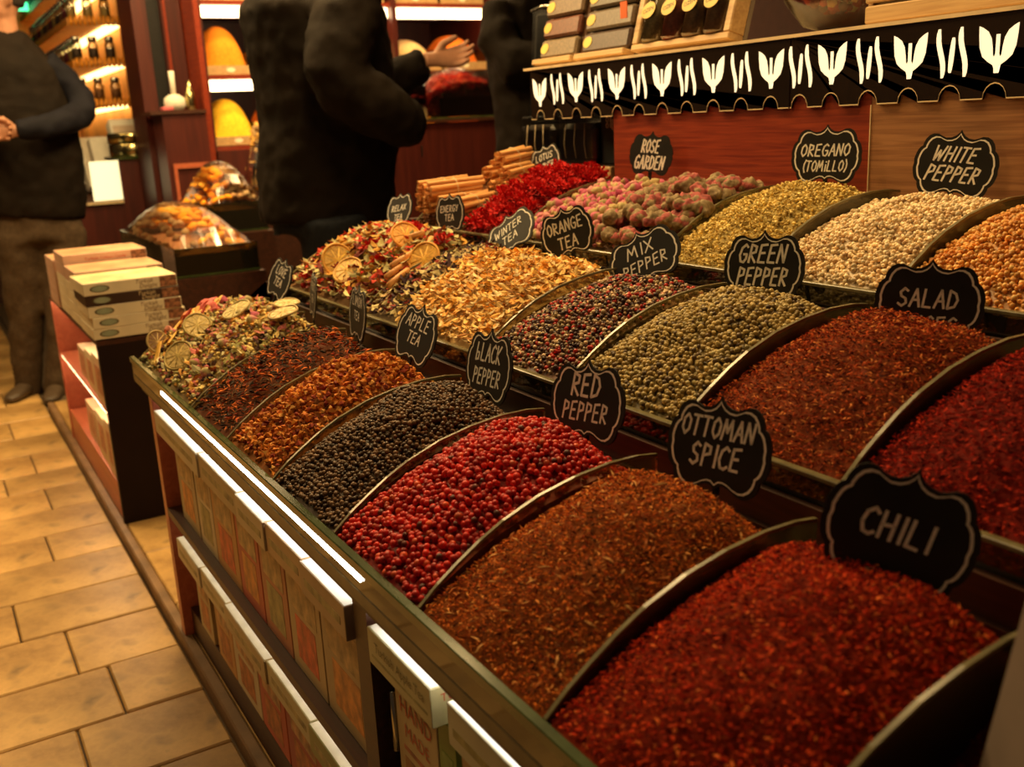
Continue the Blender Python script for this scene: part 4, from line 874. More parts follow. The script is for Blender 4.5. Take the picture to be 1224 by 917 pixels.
for j, (z, zt) in enumerate(((.3065, .44), (.1025, .26))):
    for i, y in enumerate((2.75, 2.93, 3.11) if j == 0 else (2.78, 2.90, 3.12)):
        pbox('shelf_box', ('%s box on the %s lit shelf of the low cabinet' % (('nearest', 'middle', 'farthest')[i], ('upper', 'lower')[j])), 'box', .352+.004*i, .45, y, y+(.15 if j == 0 else (.09, .16, .16)[i]), z, zt-.02*i, ((.62, .45, .28), (.66, .52, .30), (.55, .35, .2))[i], [(.2, .8, .2, .8, (.5, .2, .1))])
# stacks of sweets boxes
DB = mat('dark_brown_card', (.035, .018, .010), .4)
DL = [(.504, .532), (.5325, .5605), (.561, .590), (.5905, .618), (.6185, .650)]
place = ['lowest', 'second lowest', 'middle', 'dark brown, second from the top', 'topmost']
def sweets_box(label, x0, x1, y0, y1, z0, z1, dark=False, txt='Turkish Delight', pink=False, rot=0, logo=True):
    hx, hy, h = (x1-x0)/2, (y1-y0)/2, z1-z0
    t = thing('sweets_box', label, 'box', ((x0+x1)/2, (y0+y1)/2, z0), (0, 0, rot))
    col = (.05, .025, .015) if dark else ((.62, .40, .30) if pink else (.76, .66, .46))
    MB().box(-hx, hx, -hy, hy, 0, h, bev=.001).build('carton', M.setdefault('sb%s' % (col,), mat('sweets_card', col, .45, var=.1, scale=10)), t)
    if not dark: MB().box(-hx+.003, hx-.003, -hy+.003, hy-.003, h-.0003, h+.0004).build('lid_print', M.setdefault('lidp%d' % pink, mat('lid_print', (.78, .66, .36) if not pink else (.62, .36, .2), .4, var=.4, scale=16)), t)
    if logo:
        for rr, mm, dd in ((1, M['olive'], .0003), (.82, M.setdefault('ovalin', mat('oval_green', (.28, .32, .22), .5)), .0007)):
            MB().prism([(-hx*.66+.024*rr*math.cos(a), h*.5+.009*rr*math.sin(a)) for a in np.linspace(0, 2*PI, 25)[:-1]], ((0, -hy, 0), (1, 0, 0), (0, 0, 1), (0, -1, 0)), 0, dd).build('logo', mm, t)
    tm_ = M['gold'] if dark else (RED_T if pink else BRN_T)
    a_, b_, n_ = (1, 0, 0), (0, 0, 1), (0, -1, 0)
    if ' ' in txt and not pink:
        p, q = txt.split(' '); place_text(p, .0145, tm_, t, (hx*.28, -hy-.0008, h*.70), a_, b_, n_, shear=.3); place_text(q, .0155, tm_, t, (hx*.36, -hy-.0008, h*.30), a_, b_, n_, shear=.3)
    else: place_text(txt, .0125, tm_, t, (0, -hy-.0008, h*.5), a_, b_, n_)
    MB().box(hx*.62, hx-.002, -hy-.0006, -hy+.0002, .002, h-.002).build('photo_print', M.setdefault('sweetphoto', mat('sweets_print', (.28, .12, .06), .5, var=.8, scale=120)), t)
    return t
for i, (z0, z1) in enumerate(DL):
    dx = (.0, .002, -.003, -.006, -.010)[i]
    sweets_box('Turkish Delight box, %s in the nearest stack' % place[i], .340+dx, .572+dx, 2.702, 2.902, z0, z1, dark=(i == 3), rot=(.0, .01, -.01, .0, .02)[i])
for i, (z0, z1) in enumerate(DL):
    sweets_box('sweets box, %s in the second stack' % place[i].replace('dark brown, ', ''), .342, .574, 2.912, 3.112, z0, z1+(.006 if i == 4 else 0), rot=.01*(i % 2), pink=(i == 4), txt='x' if i < 4 else 'Turkish', logo=False)
for i, (z0, z1) in enumerate(DL+[(.6505, .682)]):
    nmz = (place+['x'])[i].replace('dark brown, ', '')
    sweets_box('sweets box, %s in the third stack' % nmz if i < 5 else 'pink Turkish Cotton Candy box on top of the third stack', .343, .575, 3.125, 3.325, z0, z1, pink=(i > 3), txt='Turkish Cotton Candy' if i == 5 else 'x', logo=False)
for i, (z0, z1) in enumerate(DL):
    sweets_box('sweets box, %s in the farthest stack' % place[i].replace('dark brown, ', ''), .338, .57, 3.34, 3.54, z0, z1, pink=True, txt='x', logo=False)
# ------------------------------------------------------------------ film wrapped glass cases of dried fruit
def case(label, x0, x1, y0, y1, z0, zg, zm, seed, pal, big, bcol):
    rn = random.Random(seed); cx, cy = (x0+x1)/2, (y0+y1)/2
    t = thing('glass_case', label, 'case', (cx, cy, z0)); hx, hy, h = (x1-x0)/2, (y1-y0)/2, zg-z0
    MB().box(-hx, hx, -hy, -hy+.005, 0, h).build('pane', M['front_glass'], t); MB().box(-hx, hx, hy-.005, hy, 0, h).build('pane', M['front_glass'], t)
    MB().box(-hx, -hx+.005, -hy+.005, hy-.005, 0, h).build('pane', M['clear'], t); MB().box(hx-.005, hx, -hy+.005, hy-.005, 0, h).build('pane', M['clear'], t)
    MB().box(-hx-.003, hx+.003, -hy-.003, hy+.003, -.006, 0).build('base', M['glass_edge'], t)
    MB().box(-hx+.006, hx-.006, -hy+.010, -hy+.016, .001, h*.72).build('inner_board', bcol, t)
    def hz(u, v): return h*.75+(zm-zg+.25*h)*max(0, (1-abs(u)**2.4))*max(0, 1-abs(v)**2.4)**.6
    # fruit, one by one
    k = 0
    for iu in range(9):
        for iv in range(11):
            u = -0.86+iu*.215; v = -.88+iv*.176; u += rn.uniform(-.04, .04); v += rn.uniform(-.04, .04)
            i_ = 0 if (u > -.25 if big == 0 else u < -.1) else 1
            o = link('dried_fruit', FRM[i_*2+rn.randrange(2)]); s = rn.uniform(.85, 1.2)*(.034 if i_ == 0 else .030); o.scale = (s, s, s*.7)
            o.location = (cx+u*hx, cy+v*hy, z0+hz(u, v)-.012); o.rotation_euler = (rn.uniform(-.5, .5), rn.uniform(-.5, .5), rn.uniform(0, 6))
            tagit(o, ('dried orange apricot under film in the %s case', 'brown dried fig or date under film in the %s case')[i_] % ('nearer' if big == 0 else 'farther'), 'fruit', ('apricots in the %s fruit case', 'brown fruit in the %s fruit case')[i_] % ('nearer' if big == 0 else 'farther'))
    g = MB(); n = 14; vs = []; 
    for iu in range(n+1):
        for iv in range(n+1):
            u = -1+2*iu/n; v = -1+2*iv/n; vs.append((u*hx, v*hy, hz(u, v)+.014+.0035*rn.random()))
    fs = [(i*(n+1)+j, (i+1)*(n+1)+j, (i+1)*(n+1)+j+1, i*(n+1)+j+1) for i in range(n) for j in range(n)]
    g.add(vs, fs, smooth=False); g.build('cling_film', M['film'], t)
    MB().box(-hx+.006, hx-.006, -hy+.018, hy-.006, .001, h*.7).build('filling', mat('filling', pal, .7, var=.5, scale=40), t)
    return t
def fruit_mesh(i, col):
    v, t = ICO2; v = v.copy(); th = np.arctan2(v[:, 1], v[:, 0]); v *= (1+.12*np.sin(2*th+i)+.08*np.sin(5*v[:, 2]*2+i))[:, None]
    return small_mesh(v, t, np.tile(np.array(col), (len(v), 1))*RNG.uniform(.85, 1.15, (len(v), 1)), 'grain', 'dried_fruit')
FRM = [fruit_mesh(0, (.95, .38, .03)), fruit_mesh(1, (.95, .50, .07)), fruit_mesh(2, (.38, .22, .10)), fruit_mesh(3, (.50, .34, .17))]
case('glass case of apricots and figs under film beside the sweets boxes', .636, .885, 3.04, 3.90, .596, .676, .770, 5, (.45, .2, .08), 0, M['black'])
case('farther glass case of apricots and dates under film beside the man', .905, 1.12, 3.68, 4.10, .655, .755, .885, 9, (.5, .2, .05), 1, mat('apricot_back', (.75, .26, .04), .5, var=.3, scale=30))
st_ = thing('low_counter', 'dark low counter under the glass fruit cases', 'counter', (.9, 3.4, 0))
part('body', MB().box(.618, .90, 3.03, 3.92, 0, .588), M['dark_wood'], st_)
part('step_body', MB().box(.902, 1.13, 3.642, 4.14, 0, .647), M['dark_wood'], st_)
t = thing('fruit_bag', 'clear bag of yellow dried fruit behind the farther glass case', 'bag', (1.31, 4.22, .74))
MB().box(-.10, .12, -.06, .10, 0, .02).build('tray', M['dark_wood'], t)
v, tt, c = scatter(np.array([(random.uniform(-.09, .11)*(1-z*2.4), random.uniform(-.05, .09)*(1-z*2.2), .03+z) for z in np.random.default_rng(5).uniform(0, .26, 260)]), 'octa', .035, [(.75, .42, .10, 3), (.6, .4, .18, 2)])
tagit(link('dried_slices', np_mesh('dried_slices', v, tt, c, [M['dry']], False), t), kind='stuff')
MB().tube([(0, 0, .022), (.01, .02, .12), (.01, .02, .24), (.01, .02, .30)], [(.13, .10), (.11, .09), (.06, .05), (.02, .02)], 14).build('film', M['film'], t)
bt_ = thing('bag_plinth', 'dark block carrying the bag of yellow dried fruit', 'counter', (1.31, 4.22, 0)); MB().box(-.13, .14, -.1, .13, 0, .739).build('body', M['dark_wood'], bt_)

# ------------------------------------------------------------------ shop shelving behind
rack = thing('spice_rack', 'tall dark red wooden rack with lit trays of ground spice at the back', 'shelf', (1.8, 4.8, 0))
for x in (1.13, 1.16, 1.64, 2.06, 2.60): part('upright', MB().box(x, x+.022, 4.50 if x != 1.13 else 4.42, 5.2, 0, 2.3), M['maroon'] if x != 1.13 else M['red_wood'], rack)
for z in (.925, 1.225, 1.53, 1.83, 2.10):
    part('shelf_board', MB().box(1.183, 2.60, 4.52, 5.2, z, z+.018), M['red_wood'], rack)
part('back_board', MB().box(1.13, 2.62, 5.2, 5.22, 0, 2.3), M['maroon'], rack)
part('lower_front', MB().box(1.13, 2.62, 4.50, 4.52, 0, .925), M['maroon'], rack)
lw = emit('shelf_lamp', (1, .72, .38), 7)
for (x0, x1) in ((1.185, 1.635), (1.665, 2.055), (2.085, 2.598)):
    for z in (1.20, 1.505, 1.805): part('shelf_light', MB().box(x0, x1, 4.54, 4.57, z-.022, z+.022), lw, rack)
PALS = dict(orange=(.85, .26, .02), yellow=(.88, .52, .03), tan=(.70, .48, .22), red=(.6, .08, .02), deep=(.80, .18, .02), cream=(.75, .6, .35))
def tray(x0, x1, z, col, lab, peak):
    cx = (x0+x1)/2; t = thing('spice_tray', lab, 'tray', (cx, 4.66, z)); hx = (x1-x0)/2-.004
    MB().box(-hx, hx, -.11, -.10, .002, .040).build('front', M['pale_wood'], t); MB().box(-hx, hx, -.10, .20, .002, .010).build('bottom', M['pale_wood'], t)
    for s in (-1, 1): MB().box(s*hx-.004 if s > 0 else -hx, hx if s > 0 else -hx+.004, -.10, .20, .0105, .10).build('side', M['clear'], t)
    MB().prism([(.02*math.cos(a), .010*math.sin(a)) for a in np.linspace(0, 2*PI, 15)[:-1]], ((0, -.1102, .022), (1, 0, 0), (0, 0, 1), (0, -1, 0)), 0, .0008).build('price_label', M['tag'], t)
    g = MB(); n = 14; vs = []
    for i in range(n+1):
        for j in range(n+1):
            u = -1+2*i/n; v = j/n; r = math.hypot(u, (v-.5)*2*.8)
            vs.append((u*(hx-.006), -.098+v*.29, .035+peak*max(0, 1-(abs(u)**2.6*.8+abs((v-.55)/.55)**2.6*(1 if v < .55 else .6)))**.85+.002*math.sin(7*u+5*v)))
    o = len(vs); g.add(vs, [(i*(n+1)+j, (i+1)*(n+1)+j, (i+1)*(n+1)+j+1, i*(n+1)+j+1) for i in range(n) for j in range(n)], smooth=True)
    h_ = g.build('spice_mound', mat('ground_'+lab.split()[0], PALS[col], .85, 0, .1, .15, 90, .4)); 
    h_.location = t.location; tagit(h_, 'mound of ground spice filling the %s' % lab, 'spice', kind='stuff')
k = 0
names = ['first', 'second', 'third', 'fourth', 'fifth', 'sixth']
rows = ((1.2435, 'middle', (('orange', .18), ('tan', .12), ('red', .1), ('cream', .1), ('tan', .12), ('deep', .14))),
        (.9435, 'lowest', (('yellow', .17), ('deep', .15), ('tan', .1), ('yellow', .1), ('orange', .1), ('red', .1))),
        (1.5485, 'upper', (('tan', .08), ('orange', .08), ('cream', .08), ('tan', .08), ('yellow', .08), ('orange', .08))))
for z, rn_, cols in rows:
    xs = [(1.19, 1.40), (1.405, 1.62), (1.67, 1.86), (1.865, 2.05), (2.09, 2.33), (2.34, 2.58)]
    for i, ((x0, x1), (c_, pk_)) in enumerate(zip(xs, cols)):
        tray(x0, x1, z, c_, '%s tray of spice, %s from the left on the %s rack shelf' % (c_, names[i], rn_), pk_)
# column, counters
t = thing('column_casing', 'dark red boxed column left of the spice rack', 'column', (1.02, 4.75, 0))
part('panel', MB().box(.925, .985, 4.62, 4.9, 0, 2.4), M['maroon'], t); part('groove', MB().box(.985, 1.045, 4.66, 4.9, 0, 2.4), M['black'], t); part('panel', MB().box(1.045, 1.125, 4.62, 4.9, 0, 2.4), M['maroon'], t); part('bead', MB().box(1.050, 1.062, 4.605, 4.619, 0, 2.4), M['red_wood'], t)
t = thing('tall_counter', 'dark red counter block with a scoop on top', 'counter', (1.03, 4.48, 0))
part('body', MB().box(.945, 1.125, 4.40, 4.60, 0, 1.085), M['maroon'], t); part('top', MB().box(.90, 1.127, 4.39, 4.61, 1.086, 1.10), M['dark_wood'], t)
part('door_frame', MB().box(.965, 1.115, 4.389, 4.399, .865, .885).box(.965, .978, 4.389, 4.399, .5, .865), M['red_lac'], t)
t = thing('white_counter', 'dark red counter with a lit white display front and a glass top', 'counter', (.75, 4.6, 0))
part('body', MB().box(.742, .938, 4.36, 4.60, 0, .915), M['maroon'], t); part('body', MB().box(.55, .741, 4.36, 6.2, 0, .745), M['maroon'], t)
part('glass_top', MB().box(.73, .945, 4.35, 4.60, .916, .926), M['glass_edge'], t)
part('lit_panel', MB().box(.63, .741, 4.352, 4.359, .76, .915), emit('lit_panel', (1, .86, .45), 1.1), t)
part('lit_edge', MB().box(.60, .741, 4.345, 4.3595, .746, .756), M['gold'], t)
t = thing('round_tin', 'round brass coloured tin standing on the glass topped counter', 'tin', (.82, 4.46, .9265))
MB().lathe([(.086, 0), (.088, .004), (.088, .048), (.085, .052)], 28).build('tin', M['brass'], t); MB().lathe([(.09, .0525), (.09, .088), (.086, .094), (.02, .095)], 28).build('lid', M['brass'], t)
t = thing('serving_scoop', 'pale scoop standing upright in a holder on the tall counter', 'scoop', (1.02, 4.47, 1.1005))
MB().lathe([(.03, 0), (.045, .02), (.042, .05), (.02, .065)], 18).build('bowl', M['white'], t); MB().tube([(0, 0, .055), (0, 0, .11), (0, 0, .16)], [.010, .011, .012], 12).build('handle', M['white'], t)
t = thing('small_bottle', 'small dark bottle with brass neck beside the scoop', 'bottle', (1.085, 4.46, 1.1005)); MB().lathe([(.02, 0), (.022, .004), (.022, .07), (.01, .09), (.01, .12)], 14).build('bottle', M['brass'], t)
tagit(MB().box(.955, 1.0, 4.41, 4.46, 1.1005, 1.116, bev=.003).build('pink_box', mat('pink_card', (.55, .12, .14), .5)), 'small pink box beside the scoop', 'box')
# slanting white boxes on the left counter
for i in range(6):
    t = thing('slanted_box', ('pale box leaning in the row behind the round tin', )[0], 'box', (.700+.02*i if i < 5 else .83, 5.55-.19*i, .78 if i < 5 else .93), group='pale boxes leaning on the counter')
    t.rotation_euler = (D(-24), 0, .1); MB().box(-.055, .055, -.03, .03, 0, .24 if i < 5 else .15, bev=.003).build('carton', M['white'], t); MB().box(-.045, .045, -.0307, -.0302, .03, .12).build('print', mat('soft_print', (.55, .42, .3), .6, var=.3, scale=20), t)
    if i == 5: tagit(t, 'pale box with a black side behind the round tin', 'box'); t['group'] = ''; del t['group']; MB().box(.0555, .058, -.03, .03, 0, .15).build('dark_side', M['black'], t)
# jar shelves
js = thing('jar_shelf', 'glowing orange shelves of small jars at the upper left', 'shelf', (.85, 5.2, 0))
orange = mat('orange_trim', (.85, .30, .02), .5, var=.35, scale=60)
back_o = mat('amber_wall', (.70, .34, .08), .6, var=.3, scale=5)
part('back_wall', MB().box(.925, .94, 4.92, 6.5, .75, 2.4), back_o, js); part('end_wall', MB().box(.66, .924, 6.49, 6.5, .75, 2.4), back_o, js)
SZ = (1.145, 1.315, 1.485, 1.66)
lamp = emit('jar_lamp', (1, .62, .22), 5)
for z in SZ:
    part('shelf_board', MB().box(.70, .924, 4.80, 6.48, z, z+.012), M['pale_wood'], js)
    part('side_trim', MB().box(.694, .699, 4.80, 6.48, z-.012, z+.018), orange, js)
    for k in range(12):
        x = .700+k*.0188; part('trim_tooth', MB().tube([(x+.009, 4.796, z-.014), (x+.009, 4.793, z+.004), (x+.009, 4.796, z+.024)], [.006, .0088, .006], 8), orange, js)
    part('shelf_lamp', MB().box(.86, .92, 4.90, 6.4, z-.012, z-.002), lamp, js)
jm = MB().lathe([(.018, 0), (.021, .004), (.021, .07), (.015, .082)], 12).mesh('jar_glass', M['clear'])
jc = [MB().lathe([(.019, .001), (.019, .055)], 12).mesh('jar_filling', mat('jar_filling', c, .6)) for c in ((.35, .14, .05), (.12, .07, .05), (.6, .4, .15), (.3, .03, .05))]
jl = MB().lathe([(.018, .0825), (.019, .084), (.019, .102), (.017, .104)], 12).mesh('jar_lid', M['steel'])
for s_, z in enumerate(SZ):
    for k in range(13):
        for xx in ((.722,) if k else (.722, .79, .86)):
            t = thing('spice_jar', 'small glass jar with a metal lid on the glowing %s shelf' % ('lowest', 'second', 'third', 'top')[s_], 'jar', (xx, 4.85+.115*k, z+.0125), group='jars on the glowing shelves, %s shelf' % ('lowest', 'second', 'third', 'top')[s_])
            link('glass', jm, t); link('filling', jc[(k+s_) % 4], t); link('lid', jl, t)
t = thing('green_cross_sign', 'glowing green sign behind the man at the left', 'sign', (.60, 6.0, 1.66)); MB().box(-.05, .0, -.01, .01, 0, .30).build('lit_bar', GREEN_EM, t); MB().box(.001, .09, -.01, .01, 0, .04).build('lit_bar', GREEN_EM, t)
# case of strawberries
t = thing('glass_case', 'glass case heaped with glossy red dried fruit beyond the gesturing hand', 'case', (2.19, 4.25, 1.022))
hx, hy = .17, .13
for a in ((-hx, hx, -hy, -hy+.005), (-hx, hx, hy-.005, hy), (-hx, -hx+.005, -hy+.005, hy-.005), (hx-.005, hx, -hy+.005, hy-.005)): MB().box(*a, 0, .20).build('pane', M['clear'], t)
MB().box(-hx-.003, hx+.003, -hy-.003, hy+.003, -.007, -.0005).build('base', M['glass_edge'], t); MB().box(-.10, hx-.007, -hy+.007, -hy+.012, .001, .085).build('inner_board', M['black'], t)
P_ = np.random.default_rng(8).uniform(-1, 1, (520, 2)); P3 = np.array([(u*.155, v*.115, .09+.095*(1-u*u*.6)*(1-v*v*.7)+.05*u*.6) for u, v in P_]); P4 = np.array([(u*.155-.0, -.10, .02+abs(v)*(.10+.05*u)) for u, v in P_[:140] if u < -.5])
v, tt, c = scatter(np.concatenate([P3, P4]), 'ball1', .030, [(.62, .02, .02, 4), (.75, .10, .06, 2), (.42, .01, .02, 2)])
tagit(link('red_fruit', np_mesh('red_fruit', v, tt, c, [M['berry']], True), t), kind='stuff')
g = MB(); n = 12; vs = [(-.155+.31*i/n, -.115+.23*j/n, .115+.095*(1-(2*i/n-1)**2*.6)*(1-(2*j/n-1)**2*.7)+.05*(2*i/n-1)*.6+.004*random.random()) for i in range(n+1) for j in range(n+1)]
g.add(vs, [(i*(n+1)+j, (i+1)*(n+1)+j, (i+1)*(n+1)+j+1, i*(n+1)+j+1) for i in range(n) for j in range(n)]); g.build('cling_film', M['film'], t)
t = thing('middle_counter', 'dark maroon counter under the case of red fruit', 'counter', (2.2, 4.25, 0)); part('body', MB().box(1.70, 2.75, 4.10, 4.40, 0, 1.0), M['maroon'], t); part('top', MB().box(1.69, 2.76, 4.09, 4.41, 1.001, 1.014), M['dark_wood'], t)
tagit(MB().box(2.43, 2.53, 4.13, 4.15, 1.03, 1.20, bev=.003).box(2.42, 2.54, 4.13, 4.2, 1.0145, 1.03).build('price_card', M['tag']), 'pale card standing at the right of the red fruit case', 'card')
tagit(MB().box(-.35, -.12, 6.2, 6.25, ZS+.01, .85).build('wooden_door_panel', mat('orange_wood', (.45, .2, .07), .5)), 'orange wooden panel glimpsed between the legs of the man at the left', 'panel')

def push(t, k):
    """set a fixture farther back and larger (its floor stays at street level)"""
    for ch in t.children:
        me = ch.data
        for v in me.vertices:
            v.co = (v.co.x*k, v.co.y*k, max(.002, 1-(1-v.co.z)*k) if v.co.z < .3 else 1-(1-v.co.z)*k)
for o in [q for q in bpy.data.objects if q.parent is None]:
    if o.name.split('.')[0] in ('white_counter', 'jar_shelf'): push(o, 1.13)
    if o.name.split('.')[0] in ('round_tin', 'slanted_box', 'spice_jar', 'green_cross_sign'):
        l = o.location; o.location = (l.x*1.13, l.y*1.13, 1-(1-l.z)*1.13); o.scale = (1.13,)*3
# ------------------------------------------------------------------ people
def loft_body(name, parts_, m, parent, voxel=.012, wr=.006, wscale=.09):
    mb = MB()
    for pts, rs, *kw in parts_: mb.tube(pts, rs, 18, **(kw[0] if kw else {}))
    o = mb.build(name, m, parent)
    r = o.modifiers.new('r', 'REMESH'); r.mode = 'VOXEL'; r.voxel_size = voxel; r.use_smooth_shade = True
    s = o.modifiers.new('s', 'SMOOTH'); s.factor = .6; s.iterations = 5
    if wr:
        tx = bpy.data.textures.new('folds', 'CLOUDS'); tx.noise_scale = wscale; tx.noise_depth = 2
        d = o.modifiers.new('d', 'DISPLACE'); d.texture = tx; d.strength = wr*2; d.mid_level = .5
    return o
def head(parent, c, face, r=.088):
    """head with face, c = centre, face = yaw of the facing direction"""
    f = Vector((math.cos(face), math.sin(face), 0)); s_ = Vector((-f.y, f.x, 0)); c = Vector(c)
    P = [([c-Vector((0, 0, .20)), c-Vector((0, 0, .10)), c-Vector((0, 0, .04))], [.052, .05, .05]),
         ([c+f*.01-Vector((0, 0, .105)), c+f*.012-Vector((0, 0, .06)), c+Vector((0, 0, .0)), c-f*.005+Vector((0, 0, .055)), c-f*.005+Vector((0, 0, .10))], [(.03, .035), (.056, .062), (.070, .085), (.070, .088), (.035, .04)], dict(ref=tuple(f))),
         ([c+f*.082+Vector((0, 0, .02)), c+f*.098-Vector((0, 0, .012)), c+f*.080-Vector((0, 0, .022))], [.008, .014, .010])]
    for q in (-1, 1): P.append(([c+s_*.068*q+Vector((0, 0, .022)), c+s_*.078*q-Vector((0, 0, .004)), c+s_*.070*q-Vector((0, 0, .03))], [.008, .014, .007]))
    o = loft_body('head', P, M['skin'], parent, .007, 0)
    for q in (-1, 1): MB().lathe([(.002, -.009), (.009, -.004), (.009, .004), (.002, .009)], 10, tuple(c+f*.072+s_*.030*q+Vector((0, 0, .012)))).build('eye', M['black'], parent)
    MB().tube([c+f*.083+s_*.022-Vector((0, 0, .050)), c+f*.090-Vector((0, 0, .048)), c+f*.083-s_*.022-Vector((0, 0, .050))], .004, 6).build('mouth', mat('lips', (.35, .10, .08), .5), parent)
    loft_body('hair', [([c-f*.03-Vector((0, 0, .03)), c-f*.03+Vector((0, 0, .03)), c-f*.012+Vector((0, 0, .085)), c-f*.01+Vector((0, 0, .115))], [(.066, .062), (.080, .074), (.070, .086), (.03, .04)], dict(ref=tuple(f)))], M['hair'], parent, .008, .003, .03)
def hand(parent, wrist, fwd, palm_up, side, curl=.35, spread=.0, L=.155):
    """continuous hand with five separate fingers. fwd: pointing dir, palm_up: palm normal, side: towards the thumb"""
    f = Vector(fwd).normalized(); n = Vector(palm_up).normalized(); s_ = (Vector(side)-f*Vector(side).dot(f)).normalized(); n = (n-f*n.dot(f)-s_*n.dot(s_)).normalized(); w_ = Vector(wrist)
    P = [([w_-f*.03, w_+f*.005, w_+f*.035, w_+f*.070, w_+f*.082], [(.023, .017), (.025, .016), (.034, .014), (.036, .012), (.028, .009)], dict(ref=tuple(n)))]
    for i, (off, ln, sp) in enumerate(((.027, .066, .10), (.010, .074, .02), (-.008, .069, -.06), (-.026, .054, -.16))):
        b0 = w_+f*(.066-.004*abs(i-1.2))+s_*off; d = (f+s_*(sp+spread*sp)).normalized(); pts_ = [b0]; ang = 0
        for q, fr_ in enumerate((.45, .30, .25)):
            ang += curl*(1, 1.2, 1.0)[q]*(1+.12*i); pts_.append(pts_[-1]+(d*math.cos(ang)+n*math.sin(ang))*ln*fr_)
        P.append((pts_, [.0090, .0084, .0076, .0062], dict(ref=tuple(s_))))
    th0 = w_+f*.018+s_*.022; d1 = (f*.65+s_*.65+n*.35).normalized(); d2 = (f*.95+s_*.25+n*.3).normalized()
    P.append(([th0, th0+d1*.032, th0+d1*.032+d2*.028, th0+d1*.032+d2*.050], [.013, .0115, .0098, .0075], dict(ref=tuple(n))))
    return loft_body('hand', P, M['skin'], parent, .0035, 0)
def leg_pts(hip, knee, ankle): return [hip, (Vector(hip)+Vector(knee))/2, knee, (Vector(knee)+Vector(ankle))/2, ankle]
def shoe(parent, c, yaw, m):
    f = Vector((math.cos(yaw), math.sin(yaw), 0)); c = Vector(c)
    loft_body('shoe', [([c-f*.06+Vector((0, 0, .03)), c-f*.04+Vector((0, 0, .04)), c+f*.05+Vector((0, 0, .034)), c+f*.13+Vector((0, 0, .024)), c+f*.165+Vector((0, 0, .02))], [(.03, .028), (.036, .038), (.040, .032), (.040, .022), (.02, .014)])], m, parent, .008, 0)
# the man behind the stand, in profile facing right
p = thing('person', 'man in a black jacket behind the stand, gesturing with open palm', 'person', (1.06, 2.78, -.02))
pl = Vector(p.location)
def sh(lst): return [tuple(Vector(q)-pl) for q in lst]
loft_body('body', [(sh([(1.05, 2.80, .80), (1.07, 2.80, 1.05), (1.07, 2.80, 1.34), (1.08, 2.80, 1.42)]), [(.09, .11), (.09, .11), (.10, .10), (.05, .05)], dict(ref=(1, 0, 0))),
                   (sh([(1.04, 2.74, .80), (1.03, 2.71, .45), (1.02, 2.71, .06)]), [.055, .045, .035]), (sh([(1.07, 2.86, .80), (1.10, 2.88, .45), (1.10, 2.88, .06)]), [.055, .045, .035]),
                   (sh([(1.04, 2.64, 1.34), (.99, 2.57, 1.14), (1.17, 2.56, .99)]), [.045, .03, .022]), (sh([(1.08, 2.97, 1.34), (1.19, 2.99, 1.12), (1.40, 2.85, 1.175)]), [.045, .032, .022])], M['skin'], p, .014, 0)
loft_body('jacket', [(sh([(1.035, 2.80, .74), (1.04, 2.80, .86), (1.065, 2.80, 1.02), (1.055, 2.80, 1.18), (1.04, 2.80, 1.32), (1.05, 2.80, 1.40), (1.06, 2.80, 1.45)]), [(.165, .20), (.175, .20), (.205, .20), (.205, .20), (.20, .20), (.15, .14), (.07, .07)], dict(ref=(1, 0, 0))),
                     (sh([(1.10, 2.64, 1.42), (1.075, 2.60, 1.35), (1.045, 2.57, 1.27), (1.015, 2.555, 1.20), (.997, 2.55, 1.145), (1.02, 2.545, 1.095), (1.08, 2.54, 1.06), (1.13, 2.54, 1.03), (1.18, 2.55, 1.00), (1.215, 2.59, .98)]), [.075, .088, .09, .088, .085, .084, .080, .076, .068, .045], dict(ref=(0, 1, 0))),
                     (sh([(1.08, 2.98, 1.36), (1.12, 3.0, 1.24), (1.19, 3.0, 1.11), (1.28, 2.94, 1.11), (1.405, 2.85, 1.175)]), [.08, .075, .07, .064, .050])], M['jacket'], p, .011, .009, .045)
loft_body('jeans', [(sh([(1.03, 2.79, .82), (1.035, 2.79, .72)]), [(.135, .16), (.15, .17)], dict(ref=(1, 0, 0))), (sh([(1.01, 2.71, .76), (1.02, 2.71, .42), (1.02, 2.71, .07)]), [.105, .075, .058]), (sh([(1.06, 2.88, .76), (1.10, 2.88, .42), (1.10, 2.88, .07)]), [.105, .075, .058])], M['jeans'], p)
head(p, sh([(1.08, 2.80, 1.57)])[0], 0)
hand(p, sh([(1.425, 2.835, 1.185)])[0], (.95, -.12, .05), (0, -.45, .95), (.0, .55, .8), .28)
for yy, xx in ((2.71, 1.03), (2.88, 1.11)): shoe(p, sh([(xx, yy, -.012)])[0], 0, M['black'])
MB().box(.17, .1725, -.222, -.218, .93, .96).build('zip_pull', M['steel'], p)
